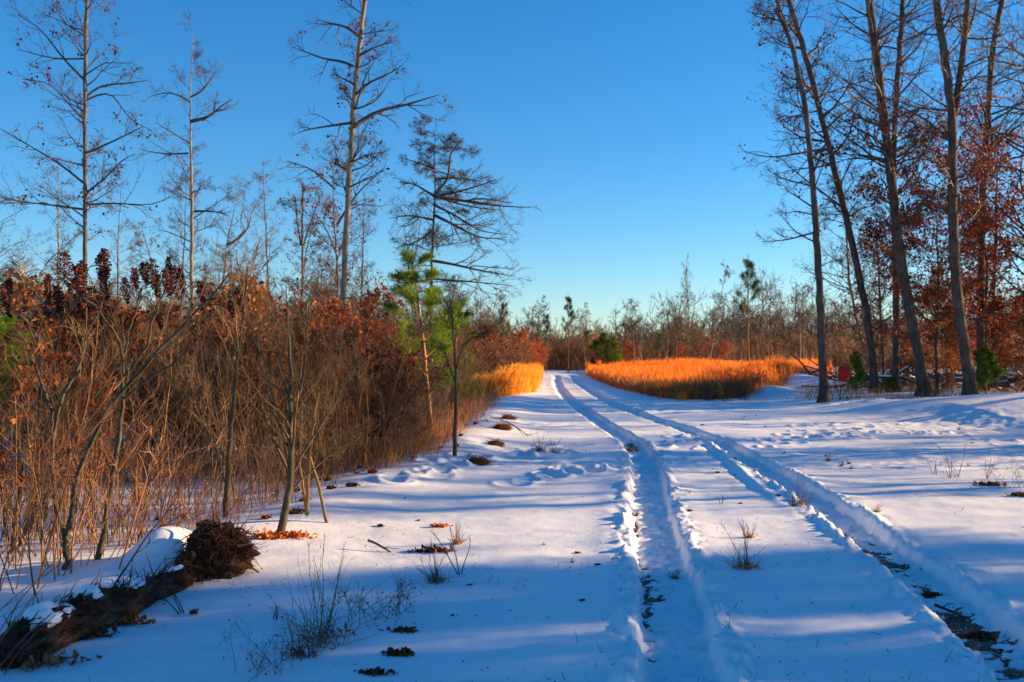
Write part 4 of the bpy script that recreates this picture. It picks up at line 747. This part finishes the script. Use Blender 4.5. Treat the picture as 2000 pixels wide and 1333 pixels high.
BITS = [('grass_tuft', 'tall thin grass with long bending stalks left of the road, foot dark brown', 'grass tuft', 632, 1258, 'tuft', .62, None),
 ('weed', 'low dark tangled weed in the shaded snow left of the track', 'weed', 712, 1215, 'weed', .3, None), ('weed', 'broad wiry weed right beside the low dark tangled one', 'weed', 770, 1205, 'weed', .28, None),
 ('grass_tuft', 'small dark tuft with two straight stalks near the leaning twig', 'grass tuft', 850, 1142, 'tuft', .28, None), ('twig', 'single straight twig leaning right out of the shaded snow', 'twig', 903, 1127, 'stalk', .38, None),
 ('dead_branch', 'short dark broken branch on the sunlit snow left of the track', 'branch', 762, 1077, 'branch', .36, None), ('grass_tuft', 'flattened brown tuft on the edge of the sunlit snow', 'grass tuft', 848, 1077, 'clump', .16, None),
 ('leaf_clump', 'small golden leaf clump alone on the sunlit snow', 'leaves', 858, 1030, 'clump', .07, 'o'), ('grass_tuft', 'small straw coloured tuft above the flattened brown one', 'grass tuft', 893, 1063, 'tuft', .2, 's'),
 ('weed', 'thin weed stalks at the bottom edge left of centre', 'weed', 528, 1325, 'weed', .3, None), ('grass_tuft', 'short dry tuft right of the weed at the bottom edge', 'grass tuft', 590, 1290, 'tuft', .26, None),
 ('leaf_clump', 'dark brown leaf clump low in the shaded snow', 'leaves', 778, 1285, 'clump', .07, None), ('leaf_clump', 'dark leaf clump at the bottom edge below the others', 'leaves', 733, 1325, 'clump', .07, None), ('leaf_clump', 'flat brown leaf scrap above the dark leaf clumps', 'leaves', 790, 1240, 'clump', .06, None),
 ('grass_tuft', 'upright thin tuft standing between the two tyre tracks', 'grass tuft', 1457, 1113, 'tuft', .36, 's'), ('grass_tuft', 'small tuft further up between the two tyre tracks', 'grass tuft', 1464, 1052, 'tuft', .12, 's'), ('twig', 'tiny twig on the bright snow between the tracks', 'twig', 1406, 985, 'stalk', .12, None),
 ('grass_tuft', 'red brown tuft at the inner edge of the right tyre track', 'grass tuft', 1560, 990, 'tuft', .34, 'r'), ('grass_tuft', 'small round brown tuft on the lit snow right of the tracks', 'grass tuft', 1618, 900, 'tuft', .12, 's'),
 ('weed_stalks', 'tallest branching dark stalks on the snow at the right', 'weed', 1868, 930, 'stalk', .62, None), ('weed_stalks', 'short cut stem left of the branching dark stalks', 'weed', 1825, 926, 'stalk', .24, None), ('weed_stalks', 'stout little stem beside the tallest branching stalks', 'weed', 1855, 932, 'stalk', .34, None),
 ('weed', 'fine dry weed near the right edge of the frame', 'weed', 1982, 955, 'weed', .45, None), ('leaf_clump', 'red brown leaf patch on the snow near the right edge', 'leaves', 1932, 950, 'clump', .17, None), ('weed', 'small dry weed between the dark stalks and the right edge', 'weed', 1928, 935, 'stalk', .32, 's'), ('leaf_clump', 'brown litter patch at the right edge below the dry weed', 'leaves', 1995, 968, 'clump', .16, None),
 ('dead_branch', 'fallen branch with forked twigs lying half over the snow at the left road edge', 'branch', 1035, 856, 'branch', 1.5, None), ('grass_tuft', 'pale orange tuft on the snow left of the left track', 'grass tuft', 1055, 888, 'tuft', .42, 'r'), ('grass_tuft', 'bright straw tuft beside the pale orange one', 'grass tuft', 1082, 888, 'tuft', .3, 's'),
 ('leaf_clump', 'mound of rusty leaves around the foot of the bushy sapling', 'leaves', 558, 1058, 'clump', .22, 'o'), ('leaf_clump', 'rusty leaves left of the bushy sapling foot', 'leaves', 525, 1062, 'clump', .12, 'o'),
 ('soil_clod', 'shaggy brown clod of grass and roots at the right end of the brush', 'clod', 928, 915, 'clod', .42, None), ('soil_clod', 'orange brown grassy clod on the snow mound further up the road', 'clod', 965, 880, 'clod', .30, 'o'), ('soil_clod', 'dark clod beside the fallen branch', 'clod', 978, 848, 'clod', .45, None), ('soil_clod', 'low rusty clod at the foot of the brush beyond the fallen branch', 'clod', 990, 828, 'clod', .4, 'o'),
 ('leaf_clump', 'dark litter strip at the foot of the fallen log', 'leaves', 235, 1222, 'clump', .16, None), ('leaf_clump', 'torn dark leaves below the log, nearer the corner', 'leaves', 180, 1250, 'clump', .12, None), ('leaf_clump', 'dark soil patch by the near end of the log', 'leaves', 60, 1300, 'clump', .26, None), ('weed_stalks', 'curved little stem standing below the root ball', 'weed', 355, 1200, 'stalk', .22, None), ('weed_stalks', 'hooked tiny twig in the shaded snow left of the thin grass', 'weed', 548, 1215, 'stalk', .12, None),
 ('scrub_clump', 'bare dark low bush at the front edge of the orange grass field', 'shrub', 1420, 790, 'stalk', 1.2, 'r'), ('scrub_clump', 'small dark bush right of the one in front of the orange field', 'shrub', 1385, 783, 'weed', .8, 'r'), ('scrub_clump', 'dark twiggy bush behind the front edge of the orange field', 'shrub', 1455, 782, 'weed', 1.0, 'r'),
 ('leaf_clump', 'rusty turf patch on the rim of the left track bend', 'leaves', 1222, 872, 'clump', .22, 'o'), ('leaf_clump', 'brown litter in the right track near the bottom corner', 'leaves', 1920, 1207, 'clump', .13, None), ('dead_branch', 'small dark stick lying in the right tyre track', 'branch', 1865, 1172, 'branch', .26, None), ('leaf_clump', 'dark leaf patch in the right tyre track above the stick', 'leaves', 1820, 1137, 'clump', .1, None)]
MM = {None: None, 'o': M_orange, 's': M_straw, 'r': M_twigR}
for i, (nm, lb, ct, px, py, kd, h, mk) in enumerate(BITS):
    if kd == 'clod':
        h *= .62
        rg = np.random.default_rng(900 + i); p = wpt(px, py); z = gz(p[0], p[1]); root = thing(nm, lb, ct, (p[0], p[1], z)); g = Geo(); n = 900
        d = rg.normal(size=(n, 3)); d[:, 2] = np.abs(d[:, 2]); d /= np.linalg.norm(d, axis=1, keepdims=True); S = d * np.array([h * .62, h * .5, h * .2]) * (.75 + .9 * np.abs(vn(d[:, :1] * 3 + i, d[:, 1:2] * 3, .8, 5))) * (.5 + .5 * rg.random((n, 1)))
        P = grow(S, np.c_[.7 + .4 * rg.normal(size=n), .3 * rg.normal(size=n), .15 - .3 * rg.random(n)] + d * .4, h * (.2 + .4 * rg.random(n)), 5, .3, -.12, rg); g.tubes(P, np.linspace(.005, .0018, 5)[None].repeat(n, 0), 3); g.leaves(S, h * .15, rg, .2, .3); reg(root, g.build('roots_and_grass', M_straw if mk else M_brown, root))
    else: bit(nm, lb, ct, px, py, kd, h, 900 + i, MM[mk])
# scraps scattered over the snow: copies
SC = [bit('leaf_scrap', '', 'leaf', 0, 5000, 'clump', .035, 980), bit('grass_sprig', '', 'grass tuft', 0, 5000, 'tuft', .14, 981, M_strawG)]
pts = []
for k in range(90):
    y = 5.5 + 26 * rng.random() ** 1.2; x = -2 + rng.random() * (y * .52 + 2); 
    if x < bnd(y): continue
    pts.append((x, y))
for p in pts:
    j = int(rng.random() < .35); dup(SC[j], (p[0], p[1], gz(*p)), rng.random() * 6.28, .3 + .6 * rng.random() ** 2, ('tiny brown leaf scrap lying on the snow', 'tiny dry grass sprig poking through the snow')[j], ('leaf scraps on the snow', 'grass sprigs in the snow')[j], .7)
pts = [(bnd(y) - rng.random() * 1.6 + .25, y) for y in 8.8 + 12 * rng.random(46)]
for p in pts: dup(SC[0], (p[0], p[1], gz(*p)), rng.random() * 6.28, .8 + 1. * rng.random(), 'tiny brown leaf scrap lying on the snow', 'leaf scraps on the snow', .9)
def specks():
    rg = np.random.default_rng(55); n = 2400; y = 4.6 + 30 * rg.random(n) ** 1.5; x = -3 + rg.random(n) * (y * .56 + 3)
    keep = (vn(x, y, 1.7, 12) + .5 * vn(x, y, .5, 13) > -.02); x = x[keep]; y = y[keep]; z = hground(x, y)[0]; n = len(x); g = Geo()
    g.leaves(np.c_[x, y, z + .003], .012, rg, -.05, .35); k = n // 3
    P = grow(np.c_[x[:k] + .2, y[:k], hground(x[:k] + .2, y[:k])[0] + .004], np.c_[rg.normal(size=(k, 2)), .25 * np.abs(rg.normal(size=k))], .02 + .05 * rg.random(k) ** 2, 4, .2, -.04, rg); g.tubes(P, np.linspace(.0022, .001, 4)[None].repeat(k, 0), 3)
    k = n // 5; P = grow(np.c_[x[-k:], y[-k:], z[-k:] - .01], np.c_[.35 * rg.normal(size=(k, 2)), np.ones(k)], .02 + .10 * rg.random(k) ** 3, 4, .1, 0, rg); g.tubes(P, np.linspace(.0024, .001, 4)[None].repeat(k, 0), 3)
    tag(g.build('leaf_and_twig_litter', M_litter), 'fine scatter of leaf crumbs, needles and stubble on the snow', 'litter', kind='stuff')
specks()
# ------------------------------------------------------------------ red cloth
def cloth():
    m, t, b = nodes('red_cloth'); b.inputs['Base Color'].default_value = (.75, .01, .01, 1); b.inputs['Roughness'].default_value = .7
    Y = 31.5; O = at(1643, 732, Y); n = 18
    out = [(1638, 716), (1654, 718), (1664, 730), (1652, 744), (1641, 747), (1637, 735)]; c = np.mean([at(a, b_, Y) for a, b_ in out], 0)
    q = smooth_path(np.array([at(a, b_, Y) for a, b_ in out + out[:1]]), 37)[:-1]; rings = []
    for sgn in (1, -1):
        for t_ in np.linspace(1, .02, 8):
            r = c + (q - c) * t_; r[:, 1] = Y - sgn * (.10 * (1 - t_ ** 2) + .004) + .05 * vn(r[:, 0], r[:, 2], .12, 4); rings.append(r)
    V = np.array(rings) - O; g = Geo(); idx = np.arange(16 * 36).reshape(16, 36)
    for blk in (idx[:8], idx[8:]): pass
    Q = [np.stack([blk[:-1], np.roll(blk[:-1], -1, 1), np.roll(blk[1:], -1, 1), blk[1:]], -1).reshape(-1, 4) for blk in (idx[:8], idx[8:])]
    edge = np.stack([idx[0], np.roll(idx[0], -1), np.roll(idx[8], -1), idx[8]], -1); g.add(V.reshape(-1, 3), np.concatenate(Q + [edge])); o = g.build('red_cloth', m); o.location = O
    tag(o, 'bright red scrap of cloth hanging on thin twigs right of the snapped trunk', 'cloth')
    root = thing('bare_shrub', 'thin bare twiggy shrub that holds the red cloth', 'shrub', (O[0], Y + .1, gz(O[0], Y))); rg = np.random.default_rng(3); S = np.zeros((5, 3)); P = grow(S, np.c_[rg.normal(size=(5, 2)) * .15, np.ones(5)], 1.8, 8, .06, 0, rg); R = np.linspace(.012, .004, 8)[None].repeat(5, 0); g = Geo(); g.tubes(P, R, 5); c_, r_ = sublevel(P, R, 6, .35, rg, rmin=.004); g.tubes(c_, r_, 3); reg(root, g.build('branches', M_twigR, root))
cloth()
# brush pile and snowy logs at the foot of the right wood
def pile(px, py, Y, w_, n, seed, label):
    rg = np.random.default_rng(seed); x = (px - 1000) / F * Y; z = gz(x, Y); root = thing('brush_pile', label, 'brush pile', (x, Y, z)); g = Geo()
    S = np.c_[(rg.random(n) - .5) * w_, rg.normal(size=n) * .4, .05 + .45 * rg.random(n)]; P = grow(S, np.c_[rg.normal(size=(n, 1)) * 1.4, rg.normal(size=(n, 1)) * .4, rg.normal(size=(n, 1)) * .22], .6 + rg.random(n) * 1.2, 6, .06, -.02, rg); R = np.linspace(1, .5, 6)[None] * (.02 + .05 * rg.random((n, 1))); g.tubes(P, R, 6); ch = [g.build('branches', M_barkR, root)]
    g = Geo(); P2 = P + np.array([0, -.01, 1.]) * (R[:, :, None] * .75); g.tubes(P2[::2, 1:5], R[::2, 1:5] * .85, 7); ch.append(g.build('snow_patch', M_snow2, root)); reg(root, *ch)
pile(1700, 730, 38, 3, 34, 1, 'snow dusted heap of dead branches behind the leaning oak'); pile(1790, 730, 40, 4, 46, 2, 'snow dusted brush heap behind the thick leaning trunk'); pile(1975, 720, 35, 2.2, 40, 3, 'dark brush heap capped with snow at the right edge'); pile(1580, 740, 47, 2.5, 26, 4, 'low dark brush heap beside the end of the orange grass'); pile(1850, 740, 42, 3, 34, 5, 'snow dusted brush heap behind the forked oak')
# ------------------------------------------------------------------ drop the unplaced prototypes
for r in B + OK_ + FB + FT + WT + PI + SAP + [TG] + SC: kill(r)
